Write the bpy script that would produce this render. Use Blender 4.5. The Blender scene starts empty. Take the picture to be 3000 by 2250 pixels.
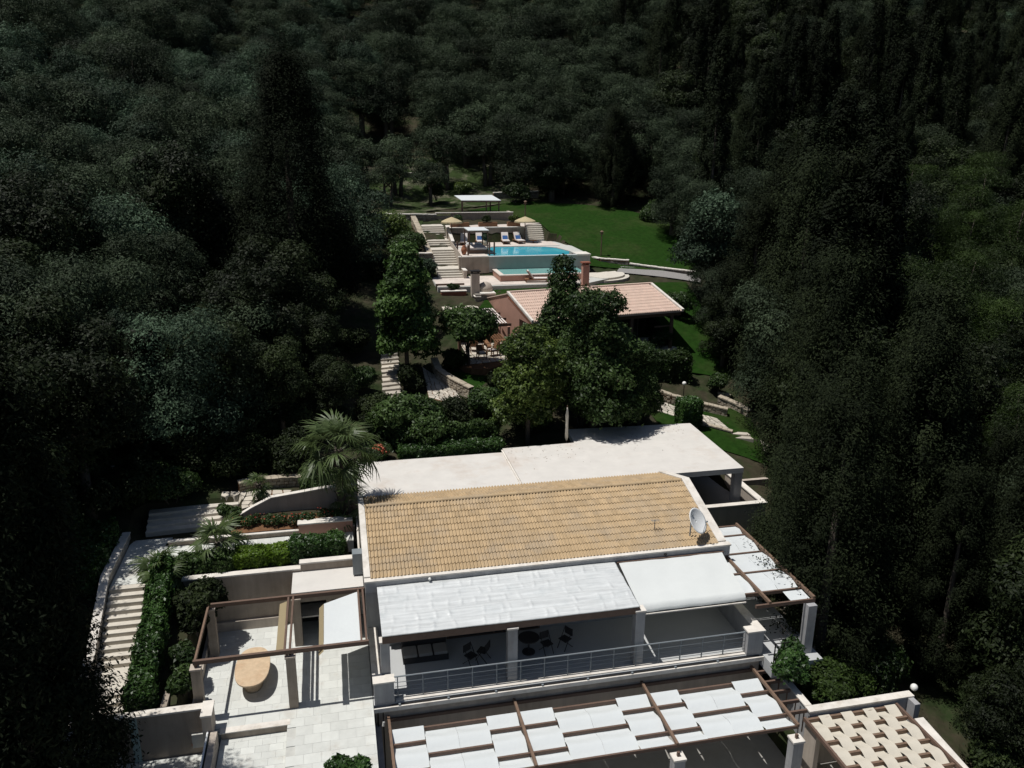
import bpy, math, random
import numpy as np
from mathutils import Vector, Matrix, Euler

random.seed(7)
RNG = np.random.default_rng(11)
SC = bpy.context.scene
COL = SC.collection
R_ = math.radians

# ------------------------------------------------------------------ camera, sky, sun, exposure
cam_d = bpy.data.cameras.new('camera')
cam = bpy.data.objects.new('camera', cam_d)
COL.objects.link(cam)
pitch, yaw, roll = R_(16.81), R_(12.544), R_(-0.493)
fw = Vector((math.cos(pitch) * math.sin(yaw), math.cos(pitch) * math.cos(yaw), -math.sin(pitch)))
rt = Vector((math.cos(yaw), -math.sin(yaw), 0))
dn = fw.cross(rt)
c_, s_ = math.cos(roll), math.sin(roll)
rx = rt * c_ + dn * s_
dy = dn * c_ - rt * s_
cam.matrix_world = Matrix(((rx.x, -dy.x, -fw.x, 0), (rx.y, -dy.y, -fw.y, 0), (rx.z, -dy.z, -fw.z, 21.0), (0, 0, 0, 1)))
cam_d.sensor_width = 36.0
cam_d.lens = 36.0 * 2389 / 3000
cam_d.clip_start = 0.5
cam_d.clip_end = 3000
SC.camera = cam

SUN = Vector((-0.85, 0.055, 2.5)).normalized()      # towards the sun
world = bpy.data.worlds.new('World')
SC.world = world
world.use_nodes = True
wn = world.node_tree
bg = wn.nodes['Background']
sky = wn.nodes.new('ShaderNodeTexSky')
sky.sky_type = 'NISHITA'
sky.sun_disc = False
sky.sun_elevation = math.asin(SUN.z)
sky.sun_rotation = math.atan2(SUN.x, SUN.y)
wn.links.new(sky.outputs[0], bg.inputs[0])
bg.inputs[1].default_value = 0.05

sun_d = bpy.data.lights.new('sun', 'SUN')
sun_d.energy = 4.1
sun_d.angle = R_(0.53)
sun_d.color = (1.0, 0.97, 0.925)
sun = bpy.data.objects.new('sun', sun_d)
COL.objects.link(sun)
sun.rotation_euler = (-SUN).to_track_quat('-Z', 'Y').to_euler()
sun.location = (0, 0, 120)

SC.view_settings.view_transform = 'Standard'
SC.view_settings.look = 'None'
SC.view_settings.exposure = 0.0
SC.view_settings.gamma = 1.0
SC.view_settings.use_curve_mapping = False
SC.render.engine = 'CYCLES'
SC.cycles.max_bounces = 6
SC.cycles.diffuse_bounces = 2
SC.cycles.glossy_bounces = 2
SC.cycles.transmission_bounces = 4
SC.cycles.transparent_max_bounces = 4
SC.cycles.caustics_reflective = False
SC.cycles.caustics_refractive = False

# ------------------------------------------------------------------ materials
def mat(name, col, rough=0.8, var=0.12, scale=3.0, bump=0.0, bscale=40.0, spec=0.3, col2=None, c2scale=0.5, c2amt=0.5, metal=0.0, objvar=0.0, tint=0.0, streak=0.0, sv=(2.6, 2.6, 0.22)):
    m = bpy.data.materials.new(name)
    m.use_nodes = True
    n, l = m.node_tree.nodes, m.node_tree.links
    p = n['Principled BSDF']
    p.inputs['Roughness'].default_value = rough
    p.inputs['Specular IOR Level'].default_value = spec
    p.inputs['Metallic'].default_value = metal
    geo = n.new('ShaderNodeNewGeometry')
    nz = n.new('ShaderNodeTexNoise')
    nz.inputs['Scale'].default_value = scale
    nz.inputs['Detail'].default_value = 5
    nz.inputs['Roughness'].default_value = 0.65
    l.new(geo.outputs['Position'], nz.inputs['Vector'])
    mr = n.new('ShaderNodeMapRange')
    mr.inputs[1].default_value = 0.25
    mr.inputs[2].default_value = 0.75
    mr.inputs[3].default_value = 1 - var
    mr.inputs[4].default_value = 1 + var
    l.new(nz.outputs[0], mr.inputs[0])
    val = mr.outputs[0]
    def mul(a, b):
        x = n.new('ShaderNodeMath'); x.operation = 'MULTIPLY'
        l.new(a, x.inputs[0]); l.new(b, x.inputs[1]); return x.outputs[0]
    if objvar:
        oi = n.new('ShaderNodeObjectInfo')
        m2 = n.new('ShaderNodeMapRange')
        m2.inputs[3].default_value = 1 - objvar
        m2.inputs[4].default_value = 1 + objvar
        l.new(oi.outputs['Random'], m2.inputs[0])
        val = mul(val, m2.outputs[0])
    if tint:
        at = n.new('ShaderNodeAttribute'); at.attribute_name = 'tint'
        m3 = n.new('ShaderNodeMath'); m3.operation = 'MULTIPLY_ADD'
        m3.inputs[1].default_value = tint; m3.inputs[2].default_value = 1.0
        l.new(at.outputs['Fac'], m3.inputs[0])
        val = mul(val, m3.outputs[0])
    if streak:
        vm = n.new('ShaderNodeVectorMath'); vm.operation = 'MULTIPLY'; vm.inputs[1].default_value = sv
        l.new(geo.outputs['Position'], vm.inputs[0])
        sn = n.new('ShaderNodeTexNoise'); sn.inputs['Scale'].default_value = 1.0; sn.inputs['Detail'].default_value = 6; sn.inputs['Roughness'].default_value = 0.7
        l.new(vm.outputs[0], sn.inputs['Vector'])
        sm_ = n.new('ShaderNodeMapRange'); sm_.inputs[1].default_value = 0.35; sm_.inputs[2].default_value = 0.7; sm_.inputs[3].default_value = 1 - streak; sm_.inputs[4].default_value = 1.03
        l.new(sn.outputs[0], sm_.inputs[0])
        val = mul(val, sm_.outputs[0])
    base = None
    if col2 is not None:
        nz2 = n.new('ShaderNodeTexNoise')
        nz2.inputs['Scale'].default_value = c2scale
        nz2.inputs['Detail'].default_value = 6
        nz2.inputs['Roughness'].default_value = 0.7
        l.new(geo.outputs['Position'], nz2.inputs['Vector'])
        r2 = n.new('ShaderNodeMapRange')
        r2.inputs[1].default_value = 0.62 - 0.3 * c2amt
        r2.inputs[2].default_value = 0.80 - 0.3 * c2amt
        l.new(nz2.outputs[0], r2.inputs[0])
        mx = n.new('ShaderNodeMix'); mx.data_type = 'RGBA'
        mx.inputs[6].default_value = (*col, 1); mx.inputs[7].default_value = (*col2, 1)
        l.new(r2.outputs[0], mx.inputs[0])
        base = mx.outputs[2]
    sc = n.new('ShaderNodeVectorMath'); sc.operation = 'SCALE'
    if base is not None: l.new(base, sc.inputs[0])
    else: sc.inputs[0].default_value = col
    l.new(val, sc.inputs['Scale'])
    l.new(sc.outputs[0], p.inputs['Base Color'])
    if bump:
        bn = n.new('ShaderNodeTexNoise')
        bn.inputs['Scale'].default_value = bscale
        bn.inputs['Detail'].default_value = 4
        l.new(geo.outputs['Position'], bn.inputs['Vector'])
        b = n.new('ShaderNodeBump')
        b.inputs['Strength'].default_value = bump
        b.inputs['Distance'].default_value = 0.05
        l.new(bn.outputs[0], b.inputs['Height'])
        l.new(b.outputs[0], p.inputs['Normal'])
    return m

def leafmat(name, col, col2, rough=0.5, spec=0.3, trans=0.25, objvar=0.25, tint=0.55):
    m = bpy.data.materials.new(name)
    m.use_nodes = True
    n, l = m.node_tree.nodes, m.node_tree.links
    p = n['Principled BSDF']
    out = n['Material Output']
    p.inputs['Roughness'].default_value = rough
    p.inputs['Specular IOR Level'].default_value = spec
    at = n.new('ShaderNodeAttribute'); at.attribute_name = 'tint'
    oi = n.new('ShaderNodeObjectInfo')
    mx = n.new('ShaderNodeMix'); mx.data_type = 'RGBA'
    mx.inputs[6].default_value = (*col, 1); mx.inputs[7].default_value = (*col2, 1)
    l.new(at.outputs['Fac'], mx.inputs[0])
    mr = n.new('ShaderNodeMapRange')
    mr.inputs[3].default_value = 1 - objvar; mr.inputs[4].default_value = 1 + objvar
    l.new(oi.outputs['Random'], mr.inputs[0])
    sc = n.new('ShaderNodeVectorMath'); sc.operation = 'SCALE'
    l.new(mx.outputs[2], sc.inputs[0]); l.new(mr.outputs[0], sc.inputs['Scale'])
    l.new(sc.outputs[0], p.inputs['Base Color'])
    tr = n.new('ShaderNodeBsdfTranslucent')
    l.new(sc.outputs[0], tr.inputs['Color'])
    ms = n.new('ShaderNodeMixShader'); ms.inputs[0].default_value = trans
    l.new(p.outputs[0], ms.inputs[1]); l.new(tr.outputs[0], ms.inputs[2])
    l.new(ms.outputs[0], out.inputs['Surface'])
    return m

def clothmat(name, col, trans=0.3, rough=0.75, bump=0.15):
    m = mat(name, col, rough, 0.03, 1.2, bump, 9.0, 0.2)
    n, l = m.node_tree.nodes, m.node_tree.links
    p = n['Principled BSDF']; out = n['Material Output']
    tr = n.new('ShaderNodeBsdfTranslucent'); tr.inputs['Color'].default_value = (col[0], col[1] * 0.93, col[2] * 0.74, 1)
    ms = n.new('ShaderNodeMixShader'); ms.inputs[0].default_value = trans
    l.new(p.outputs[0], ms.inputs[1]); l.new(tr.outputs[0], ms.inputs[2])
    l.new(ms.outputs[0], out.inputs['Surface'])
    return m

M = {}
M['plaster'] = mat('beige plaster', (0.50, 0.435, 0.37), 0.9, 0.06, 0.8, 0.15, 60, 0.15, (0.43, 0.37, 0.31), 0.5, 0.3, streak=0.22)
M['plaster_dk'] = mat('taupe plaster', (0.36, 0.305, 0.25), 0.9, 0.10, 1.5, 0.15, 50, 0.15, (0.29, 0.24, 0.19), 0.8, 0.3, streak=0.25)
M['house'] = mat('grey plaster', (0.385, 0.385, 0.39), 0.9, 0.10, 1.8, 0.15, 50, 0.15, (0.32, 0.31, 0.30), 0.7, 0.25, streak=0.22)
M['cap'] = mat('white coping', (0.68, 0.64, 0.58), 0.85, 0.16, 2.0, 0.1, 40, 0.2, (0.52, 0.47, 0.40), 1.6, 0.3)
M['slab'] = mat('roof screed', (0.61, 0.585, 0.545), 0.9, 0.07, 1.1, 0.08, 30, 0.15, (0.54, 0.485, 0.43), 0.42, 0.32)
M['pave'] = mat('pale paving', (0.575, 0.585, 0.55), 0.75, 0.08, 2.5, 0.08, 30, 0.25, (0.50, 0.48, 0.43), 0.9, 0.25, objvar=0.08)
M['grout'] = mat('grout', (0.49, 0.49, 0.455), 0.95, 0.1)
M['floor'] = mat('terrace tile', (0.44, 0.45, 0.45), 0.6, 0.04, 1.0, 0.03, 20, 0.3)
M['concrete'] = mat('grey concrete floor', (0.30, 0.29, 0.27), 0.8, 0.12, 1.2, 0.05, 20, 0.25, (0.24, 0.23, 0.21), 0.6, 0.4)
M['tile'] = mat('ochre roof tile', (0.445, 0.33, 0.198), 0.9, 0.10, 7.0, 0.1, 60, 0.15, (0.40, 0.315, 0.215), 0.7, 0.5, objvar=0.08, tint=0.11)
M['tile2'] = mat('rose roof tile', (0.60, 0.46, 0.38), 0.85, 0.10, 6.0, 0.1, 60, 0.2, (0.60, 0.42, 0.345), 3.0, 0.3, tint=0.05)
M['foil'] = mat('silver sheeting', (0.68, 0.70, 0.695), 0.36, 0.05, 2.4, 0.2, 3.4, 0.5, (0.60, 0.63, 0.63), 1.3, 0.35, streak=0.26, sv=(0.45, 7.0, 1.0))  # stretched streak bands put the ribs' shading into the colour
M['wood'] = mat('brown painted timber', (0.135, 0.088, 0.066), 0.65, 0.15, 5.0, 0.05, 30, 0.3)
M['wood2'] = mat('weathered brown timber', (0.175, 0.115, 0.080), 0.7, 0.2, 5.0, 0.05, 30, 0.3)
M['teak'] = mat('teak', (0.20, 0.105, 0.055), 0.6, 0.2, 6.0, 0.05, 30, 0.3)
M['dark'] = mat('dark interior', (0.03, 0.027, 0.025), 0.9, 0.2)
M['steel'] = mat('grey painted steel', (0.20, 0.225, 0.24), 0.4, 0.05, 3, 0, 1, 0.5)
M['white'] = mat('white enamel', (0.82, 0.83, 0.82), 0.4, 0.03, 2, 0, 1, 0.4)
M['cushion'] = mat('white cushion', (0.66, 0.60, 0.56), 0.9, 0.06, 4, 0.1, 20, 0.1)
M['blue'] = mat('blue towel', (0.05, 0.12, 0.30), 0.95, 0.15, 10, 0.1, 30, 0.1)
M['black'] = mat('black metal', (0.02, 0.018, 0.017), 0.5, 0.1)
M['canvas'] = clothmat('white canvas', (0.70, 0.735, 0.74), 0.16)
M['cream'] = clothmat('cream canvas', (0.68, 0.63, 0.53), 0.18)
M['awn'] = clothmat('awning fabric', (0.72, 0.745, 0.73), 0.15)
M['khaki'] = clothmat('khaki canvas', (0.33, 0.27, 0.165), 0.15)
M['tabletop'] = mat('sandstone table', (0.55, 0.415, 0.275), 0.6, 0.14, 5.0, 0.05, 60, 0.3, (0.50, 0.35, 0.22), 1.6, 0.5)
M['terra'] = mat('terracotta', (0.36, 0.15, 0.085), 0.85, 0.15, 4, 0.1, 30, 0.2)
M['gable'] = mat('salmon plaster', (0.40, 0.235, 0.18), 0.9, 0.08, 1.5, 0.1, 40, 0.15)
M['stone'] = mat('limestone', (0.42, 0.365, 0.285), 0.9, 0.25, 6, 0.3, 25, 0.15, (0.30, 0.25, 0.19), 2.0, 0.4, tint=0.5)
M['stonegrey'] = mat('grey fieldstone', (0.22, 0.205, 0.18), 0.9, 0.25, 6, 0.3, 25, 0.15, (0.15, 0.135, 0.12), 2.0, 0.4, tint=0.6)
M['flag'] = mat('pale flagstone', (0.50, 0.455, 0.385), 0.9, 0.15, 5, 0.15, 30, 0.15, objvar=0.18)
M['step'] = mat('stair stone', (0.56, 0.52, 0.45), 0.85, 0.12, 4, 0.1, 30, 0.2, objvar=0.06)
M['pooldeck'] = mat('pool deck stone', (0.60, 0.53, 0.47), 0.85, 0.10, 3, 0.08, 30, 0.2, objvar=0.08)
M['poolwall'] = mat('grey pool wall', (0.30, 0.305, 0.29), 0.9, 0.10, 1.5, 0.05, 20, 0.1)
M['gravel'] = mat('grey gravel', (0.26, 0.25, 0.24), 0.95, 0.25, 14, 0.3, 50, 0.1)
M['thatch'] = mat('straw', (0.48, 0.40, 0.25), 0.95, 0.2, 8, 0.3, 40, 0.1)
M['brick'] = mat('brick red', (0.25, 0.10, 0.065), 0.85, 0.15, 6, 0.15, 40, 0.2)
M['furn'] = mat('dark bronze furniture', (0.045, 0.042, 0.042), 0.7, 0.1)
M['globe'] = mat('white lamp globe', (0.78, 0.78, 0.74), 0.3, 0.02, 1, 0, 1, 0.5)
M['redflower'] = leafmat('red petals', (0.42, 0.05, 0.03), (0.55, 0.20, 0.12), 0.6, 0.2)
M['bark'] = mat('grey bark', (0.10, 0.085, 0.07), 0.95, 0.3, 8, 0.4, 20, 0.1)
M['soil'] = mat('red soil', (0.16, 0.085, 0.045), 0.95, 0.3, 5, 0.3, 20, 0.1)
M['ground'] = mat('hillside earth', (0.045, 0.040, 0.025), 0.95, 0.3, 1.5, 0.4, 4, 0.1, (0.022, 0.035, 0.012), 0.35, 0.6)
M['scrub'] = mat('dry clearing', (0.15, 0.135, 0.10), 0.95, 0.35, 1.2, 0.4, 5, 0.1, (0.028, 0.045, 0.014), 0.45, 0.95)
M['lawn'] = mat('mown lawn', (0.0145, 0.041, 0.006), 0.95, 0.32, 2.6, 0.7, 22, 0.05, (0.028, 0.046, 0.012), 0.22, 0.5)
M['glass'] = mat('sea green glass', (0.34, 0.44, 0.42), 0.15, 0.05, 2, 0, 1, 0.5)

def watermat(name, deep, shallow):
    m = mat(name, deep, 0.08, 0.05, 1.5, 0.12, 2.2, 0.5, shallow, 0.35, 0.5)
    return m
M['water'] = watermat('pool water', (0.055, 0.42, 0.55), (0.11, 0.53, 0.63))
M['water2'] = watermat('plunge water', (0.20, 0.43, 0.40), (0.28, 0.50, 0.46))

M['olive'] = leafmat('olive leaves', (0.0125, 0.0195, 0.0105), (0.080, 0.112, 0.060), 0.65, 0.12, 0.12, 0.40)
M['olive_b'] = leafmat('silver olive leaves', (0.015, 0.026, 0.0155), (0.098, 0.155, 0.092), 0.65, 0.14, 0.12, 0.30)
M['oak'] = leafmat('dark oak leaves', (0.0075, 0.012, 0.0045), (0.034, 0.050, 0.015), 0.6, 0.15, 0.12, 0.40)
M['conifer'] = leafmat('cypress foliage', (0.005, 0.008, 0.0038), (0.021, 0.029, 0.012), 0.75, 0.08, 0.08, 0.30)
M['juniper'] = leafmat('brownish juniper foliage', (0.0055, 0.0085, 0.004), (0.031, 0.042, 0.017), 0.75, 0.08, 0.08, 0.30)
M['pine'] = leafmat('pine needles', (0.010, 0.020, 0.004), (0.052, 0.088, 0.016), 0.6, 0.2, 0.2, 0.25)
M['magnolia'] = leafmat('glossy magnolia leaves', (0.014, 0.034, 0.008), (0.115, 0.200, 0.050), 0.5, 0.22, 0.28, 0.1)
M['citrus'] = leafmat('citrus leaves', (0.013, 0.029, 0.008), (0.095, 0.155, 0.044), 0.5, 0.22, 0.28, 0.15)
M['yellowgreen'] = leafmat('yellow green leaves', (0.024, 0.048, 0.010), (0.185, 0.255, 0.058), 0.45, 0.3, 0.3, 0.1)
M['hedge'] = leafmat('laurel hedge leaves', (0.012, 0.034, 0.007), (0.080, 0.160, 0.038), 0.42, 0.35, 0.25, 0.15)
M['lime'] = leafmat('lime shoots', (0.055, 0.105, 0.008), (0.15, 0.24, 0.025), 0.45, 0.3, 0.3, 0.1)
M['palm'] = leafmat('fan palm blades', (0.024, 0.045, 0.012), (0.115, 0.160, 0.058), 0.45, 0.35, 0.3, 0.15)
M['litter'] = leafmat('dry leaves', (0.10, 0.06, 0.025), (0.22, 0.14, 0.06), 0.8, 0.1, 0.0)
M['shrub'] = leafmat('shrub leaves', (0.016, 0.036, 0.008), (0.060, 0.098, 0.026), 0.5, 0.3, 0.25, 0.3)

# ------------------------------------------------------------------ mesh helpers
class MB:
    def __init__(s): s.v, s.f = [], []
    def add(s, vs, fs):
        o = len(s.v); s.v += [tuple(p) for p in vs]; s.f += [tuple(i + o for i in f) for f in fs]; return s
    def box(s, x0, x1, y0, y1, z0, z1):
        return s.add([(x0, y0, z0), (x1, y0, z0), (x1, y1, z0), (x0, y1, z0), (x0, y0, z1), (x1, y0, z1), (x1, y1, z1), (x0, y1, z1)],
                     [(0, 3, 2, 1), (4, 5, 6, 7), (0, 1, 5, 4), (1, 2, 6, 5), (2, 3, 7, 6), (3, 0, 4, 7)])
    def prism(s, poly, z0, z1):          # poly counter-clockwise in plan; z may be lists
        n = len(poly)
        za = z0 if isinstance(z0, (list, tuple)) else [z0] * n
        zb = z1 if isinstance(z1, (list, tuple)) else [z1] * n
        vs = [(p[0], p[1], a) for p, a in zip(poly, za)] + [(p[0], p[1], b) for p, b in zip(poly, zb)]
        fs = [tuple(range(n - 1, -1, -1)), tuple(range(n, 2 * n))]
        fs += [(i, (i + 1) % n, n + (i + 1) % n, n + i) for i in range(n)]
        return s.add(vs, fs)
    def hexa(s, lo, hi):                 # four lower, four upper points, both counter-clockwise from above
        return s.add(list(lo) + list(hi), [(3, 2, 1, 0), (4, 5, 6, 7), (0, 1, 5, 4), (1, 2, 6, 5), (2, 3, 7, 6), (3, 0, 4, 7)])
    def bar(s, a, b, w, h):              # box beam from a to b
        a, b = Vector(a), Vector(b); d = (b - a).normalized()
        up = Vector((0, 0, 1)) if abs(d.z) < 0.95 else Vector((0, 1, 0))
        r = d.cross(up).normalized(); u = r.cross(d)
        vs = []
        for p in (a, b):
            for i, j in ((-1, -1), (1, -1), (1, 1), (-1, 1)): vs.append(p + r * (i * w / 2) + u * (j * h / 2))
        return s.add(vs, [(0, 1, 2, 3), (7, 6, 5, 4), (4, 5, 1, 0), (5, 6, 2, 1), (6, 7, 3, 2), (7, 4, 0, 3)])
    def tube(s, pts, rad, n=8, cap=True):
        pts = [Vector(p) for p in pts]
        rad = rad if isinstance(rad, (list, tuple)) else [rad] * len(pts)
        o = len(s.v); ring = []
        for i, p in enumerate(pts):
            d = (pts[min(i + 1, len(pts) - 1)] - pts[max(i - 1, 0)]).normalized()
            up = Vector((0, 0, 1)) if abs(d.z) < 0.9 else Vector((0, 1, 0))
            r = d.cross(up).normalized(); u = r.cross(d)
            for k in range(n):
                a = 2 * math.pi * k / n
                s.v.append(tuple(p + (r * math.cos(a) + u * math.sin(a)) * rad[i]))
        for i in range(len(pts) - 1):
            for k in range(n):
                a, b = o + i * n + k, o + i * n + (k + 1) % n
                s.f.append((a, a + n, b + n, b))
        if cap:
            s.f.append(tuple(o + k for k in range(n))); s.f.append(tuple(o + (len(pts) - 1) * n + k for k in range(n - 1, -1, -1)))
        return s
    def lathe(s, prof, cx, cy, n=16, sx=1, sy=1):
        o = len(s.v)
        for r, z in prof:
            for k in range(n):
                a = 2 * math.pi * k / n
                s.v.append((cx + r * sx * math.cos(a), cy + r * sy * math.sin(a), z))
        for i in range(len(prof) - 1):
            for k in range(n):
                a, b = o + i * n + k, o + i * n + (k + 1) % n
                s.f.append((a, b, b + n, a + n))
        s.f.append(tuple(o + k for k in range(n - 1, -1, -1)))
        s.f.append(tuple(o + (len(prof) - 1) * n + k for k in range(n)))
        return s
    def sphere(s, c, r, n=12, m=8):
        prof = [(max(r * math.sin(math.pi * i / m), 1e-4), c[2] - r * math.cos(math.pi * i / m)) for i in range(m + 1)]
        return s.lathe(prof, c[0], c[1], n)
    def grid(s, fn, nu, nv):
        o = len(s.v)
        for j in range(nv + 1):
            for i in range(nu + 1): s.v.append(tuple(fn(i / nu, j / nv)))
        for j in range(nv):
            for i in range(nu):
                a = o + j * (nu + 1) + i
                s.f.append((a, a + 1, a + nu + 2, a + nu + 1))
        return s
    def mesh(s, name, origin=(0, 0, 0)):
        me = bpy.data.meshes.new(name)
        ox, oy, oz = origin
        me.from_pydata([(x - ox, y - oy, z - oz) for x, y, z in s.v], [], s.f)
        return me

def wloc(o):
    p = Vector((0, 0, 0))
    while o is not None: p += o.location; o = o.parent
    return p

def obj(name, mb, material, parent=None, smooth=False, bevel=0.0, kind=None, label=None):
    base = wloc(parent) if parent is not None else Vector((0, 0, 0))
    me = mb if isinstance(mb, bpy.types.Mesh) else mb.mesh(name, base)
    o = bpy.data.objects.new(name, me); COL.objects.link(o)
    if material is not None and not me.materials: me.materials.append(material)
    if smooth: me.polygons.foreach_set('use_smooth', [True] * len(me.polygons))
    if parent is not None: o.parent = parent
    if bevel:
        b = o.modifiers.new('bevel', 'BEVEL'); b.width = bevel; b.segments = 2; b.limit_method = 'ANGLE'
    if kind: o['kind'] = kind
    if label: o['label'] = label
    return o

def thing(name, label, cat, loc=(0, 0, 0), group=None):
    o = bpy.data.objects.new(name, None); COL.objects.link(o)
    o.location = loc; o.empty_display_size = 0.3
    o['label'] = label; o['category'] = cat
    if group: o['group'] = group
    return o

def tag(o, label, cat, group=None):
    o['label'] = label; o['category'] = cat
    if group: o['group'] = group
    return o

def struct(name, mb, material, parent=None, **k):
    o = obj(name, mb, material, parent, **k)
    if parent is None: o['kind'] = 'structure'
    return o

def inst(name, me, parent, loc, rot=(0, 0, 0), scale=(1, 1, 1)):
    o = bpy.data.objects.new(name, me); COL.objects.link(o)
    o.parent = parent; o.location = loc; o.rotation_euler = rot; o.scale = scale
    return o

# ------------------------------------------------------------------ terrain
CP = [(-40, 10, -5), (-15, 12, -3), (0, 10, -4.2), (20, 10, -5), (40, 10, -8), (70, 20, -7),
      (-9.2, 22, -1.6), (-9.2, 30, .6), (-9.2, 33.5, 2.4), (-14, 27, .6), (-14, 33, 2.6), (-14, 40, 4.2), (-22, 30, 2.5), (-22, 45, 5.5), (-32, 40, 6.5), (-45, 60, 11),
      (-7.2, 27.5, .8), (-7.2, 33, 2.5), (-4, 34.5, 2.8), (-9, 36, 2.8), (-3, 37.2, 3.3), (-5, 39, 3.6), (0, 39.5, 3.3), (0, 34.2, 2.8), (-6, 42, 4.2), (-3, 48, 5),
      (5, 46, 3.4), (12, 46.5, 3.2), (18, 47, 3.0), (23, 49, 3.0), (25.5, 46, 2.4), (24, 42, 1.2), (26, 37, -.8), (24, 31, -2.4), (21, 26.5, -2.8), (28, 27, -4), (38, 35, -3), (32, 44, 0.5), (36, 52, 2.5),
      (29, 55, 4), (26, 58, 5.4), (34, 63, 6.8), (46, 60, 4.5), (62, 60, 3.5), (52, 48, 0.5),
      (4, 52, 4.4), (3.5, 60, 6.4), (8, 52, 4.6), (9.5, 57, 5.4), (16, 57, 5.4), (20, 52, 4.2), (14, 51, 4.2), (9.5, 62.5, 7.6), (8, 66, 8.5),
      (14, 65.5, 8.5), (20, 66.3, 8.7), (26, 66, 8.3), (23, 63, 7.7), (28, 61, 6.8),
      (11, 70, 8.9), (20, 70, 8.9), (26, 71, 8.9), (14, 77, 10.5), (22, 77, 10.6), (7, 72, 9.4), (7, 80, 11.4), (3, 75, 10), (-5, 70, 10), (0, 62, 8),
      (25, 76.5, 9.95), (30, 74, 9.5), (30, 78, 10.7), (26, 82, 11.5), (34, 84, 12.2), (22, 86, 12.3), (20, 90, 12.9), (14, 92, 13.2), (8, 88, 12.8), (24, 100, 14.2), (10, 100, 13.6), (15, 110, 17), (40, 100, 16), (38, 74, 9.2), (46, 84, 11.5),
      (15, 140, 28), (60, 140, 33), (-40, 140, 33), (0, 200, 52), (80, 200, 56), (-80, 200, 58), (0, 300, 96), (130, 300, 98), (-130, 300, 98), (-60, 100, 23), (75, 100, 17), (105, 80, 13),
      (-80, 60, 17), (150, 150, 40), (-150, 150, 48), (95, 40, 0), (-75, 30, 10), (-20, 75, 13), (-25, 95, 19), (0, 95, 14.5)]
CPA = np.array(CP, float)
def _U(d2): return np.where(d2 > 1e-9, 0.5 * d2 * np.log(np.maximum(d2, 1e-9)), 0)
_n = len(CPA)
_P = np.c_[np.ones(_n), CPA[:, :2]]
_K = _U(((CPA[:, None, :2] - CPA[None, :, :2]) ** 2).sum(-1)) + np.eye(_n) * 2.0
_A = np.zeros((_n + 3, _n + 3)); _A[:_n, :_n] = _K; _A[:_n, _n:] = _P; _A[_n:, :_n] = _P.T
_W = np.linalg.solve(_A, np.r_[CPA[:, 2], np.zeros(3)])
CARVE = [(0.3, 17.5, 10, 37.95, -3.6), (0.3, 22.5, 37.4, 43.2, 0.4), (13.5, 21.7, 43, 45.3, 0.4), (-6.02, 0.8, 16, 33.95, -0.75), (-7.0, -5.9, 33.2, 33.95, 1.2), (-10.4, -5.0, 10, 27.3, -1.3), (19.3, 21.9, 81.8, 86.2, 10.6), (17.3, 22.3, 8, 24.05, -3.6), (17, 19.3, 23, 34, -1.2),
         (-9.95, -8.2, 25.2, 33.2, -9), (-9.9, -8.0, 33, 37, 2.75), (-8.1, 0.4, 35.15, 36.25, 2.75), (-9.7, -5.0, 36.8, 39.4, 2.8),
         (8.6, 26.3, 66.9, 71.95, 8.9), (11.2, 22.9, 71.95, 82.0, 10.3), (9.1, 11.4, 70.9, 83, -9), (9.3, 25.5, 54.5, 62.5, 5.42)]
def terr(u, v):
    u = np.atleast_1d(np.asarray(u, float)); v = np.atleast_1d(np.asarray(v, float))
    out = np.empty(u.size)
    q = np.c_[u.ravel(), v.ravel()]
    for i in range(0, len(q), 4000):
        b = q[i:i + 4000]
        d2 = ((b[:, None, :] - CPA[None, :, :2]) ** 2).sum(-1)
        out[i:i + 4000] = _U(d2) @ _W[:_n] + _W[_n] + b @ _W[_n + 1:]
    for (a, b_, c, d, z) in CARVE:
        k = (q[:, 0] > a) & (q[:, 0] < b_) & (q[:, 1] > c) & (q[:, 1] < d)
        if z == -9:
            zz = np.where(q[:, 1] < 50, 2.55 - (33.0 - q[:, 1]) * 0.62, 8.9 + (q[:, 1] - 71) * 0.29)
        else: zz = np.full(len(q), z)
        out = np.where(k, np.minimum(out, zz), out)
    return out
def tz(u, v): return float(terr([u], [v])[0])

def axis(lo, d0, d1, hi, fine, grow):
    a = list(np.arange(d0, d1 + 1e-6, fine)); st = fine
    x = d1
    while x < hi: st *= grow; x += st; a.append(x)
    st = fine; x = d0; b = []
    while x > lo: st *= grow; x -= st; b.append(x)
    return np.array(b[::-1] + a)
gx = axis(-260, -12, 32, 300, 0.5, 1.13)
gy = axis(-60, 22, 88, 420, 0.5, 1.10)
GX, GY = np.meshgrid(gx, gy)
GZ = terr(GX, GY).reshape(GX.shape)
GZ = GZ + np.where((GY > 45) | (GX < -11) | (GX > 24), RNG.normal(0, 0.05, GZ.shape), 0)
me = bpy.data.meshes.new('terrain')
nu, nv = len(gx), len(gy)
idx = np.arange(nu * nv).reshape(nv, nu)
F = np.stack([idx[:-1, :-1], idx[:-1, 1:], idx[1:, 1:], idx[1:, :-1]], -1).reshape(-1, 4)
me.from_pydata(np.c_[GX.ravel(), GY.ravel(), GZ.ravel()].tolist(), [], F.tolist())
me.materials.append(M['ground'])
ter = bpy.data.objects.new('terrain', me); COL.objects.link(ter); ter['kind'] = 'structure'

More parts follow.
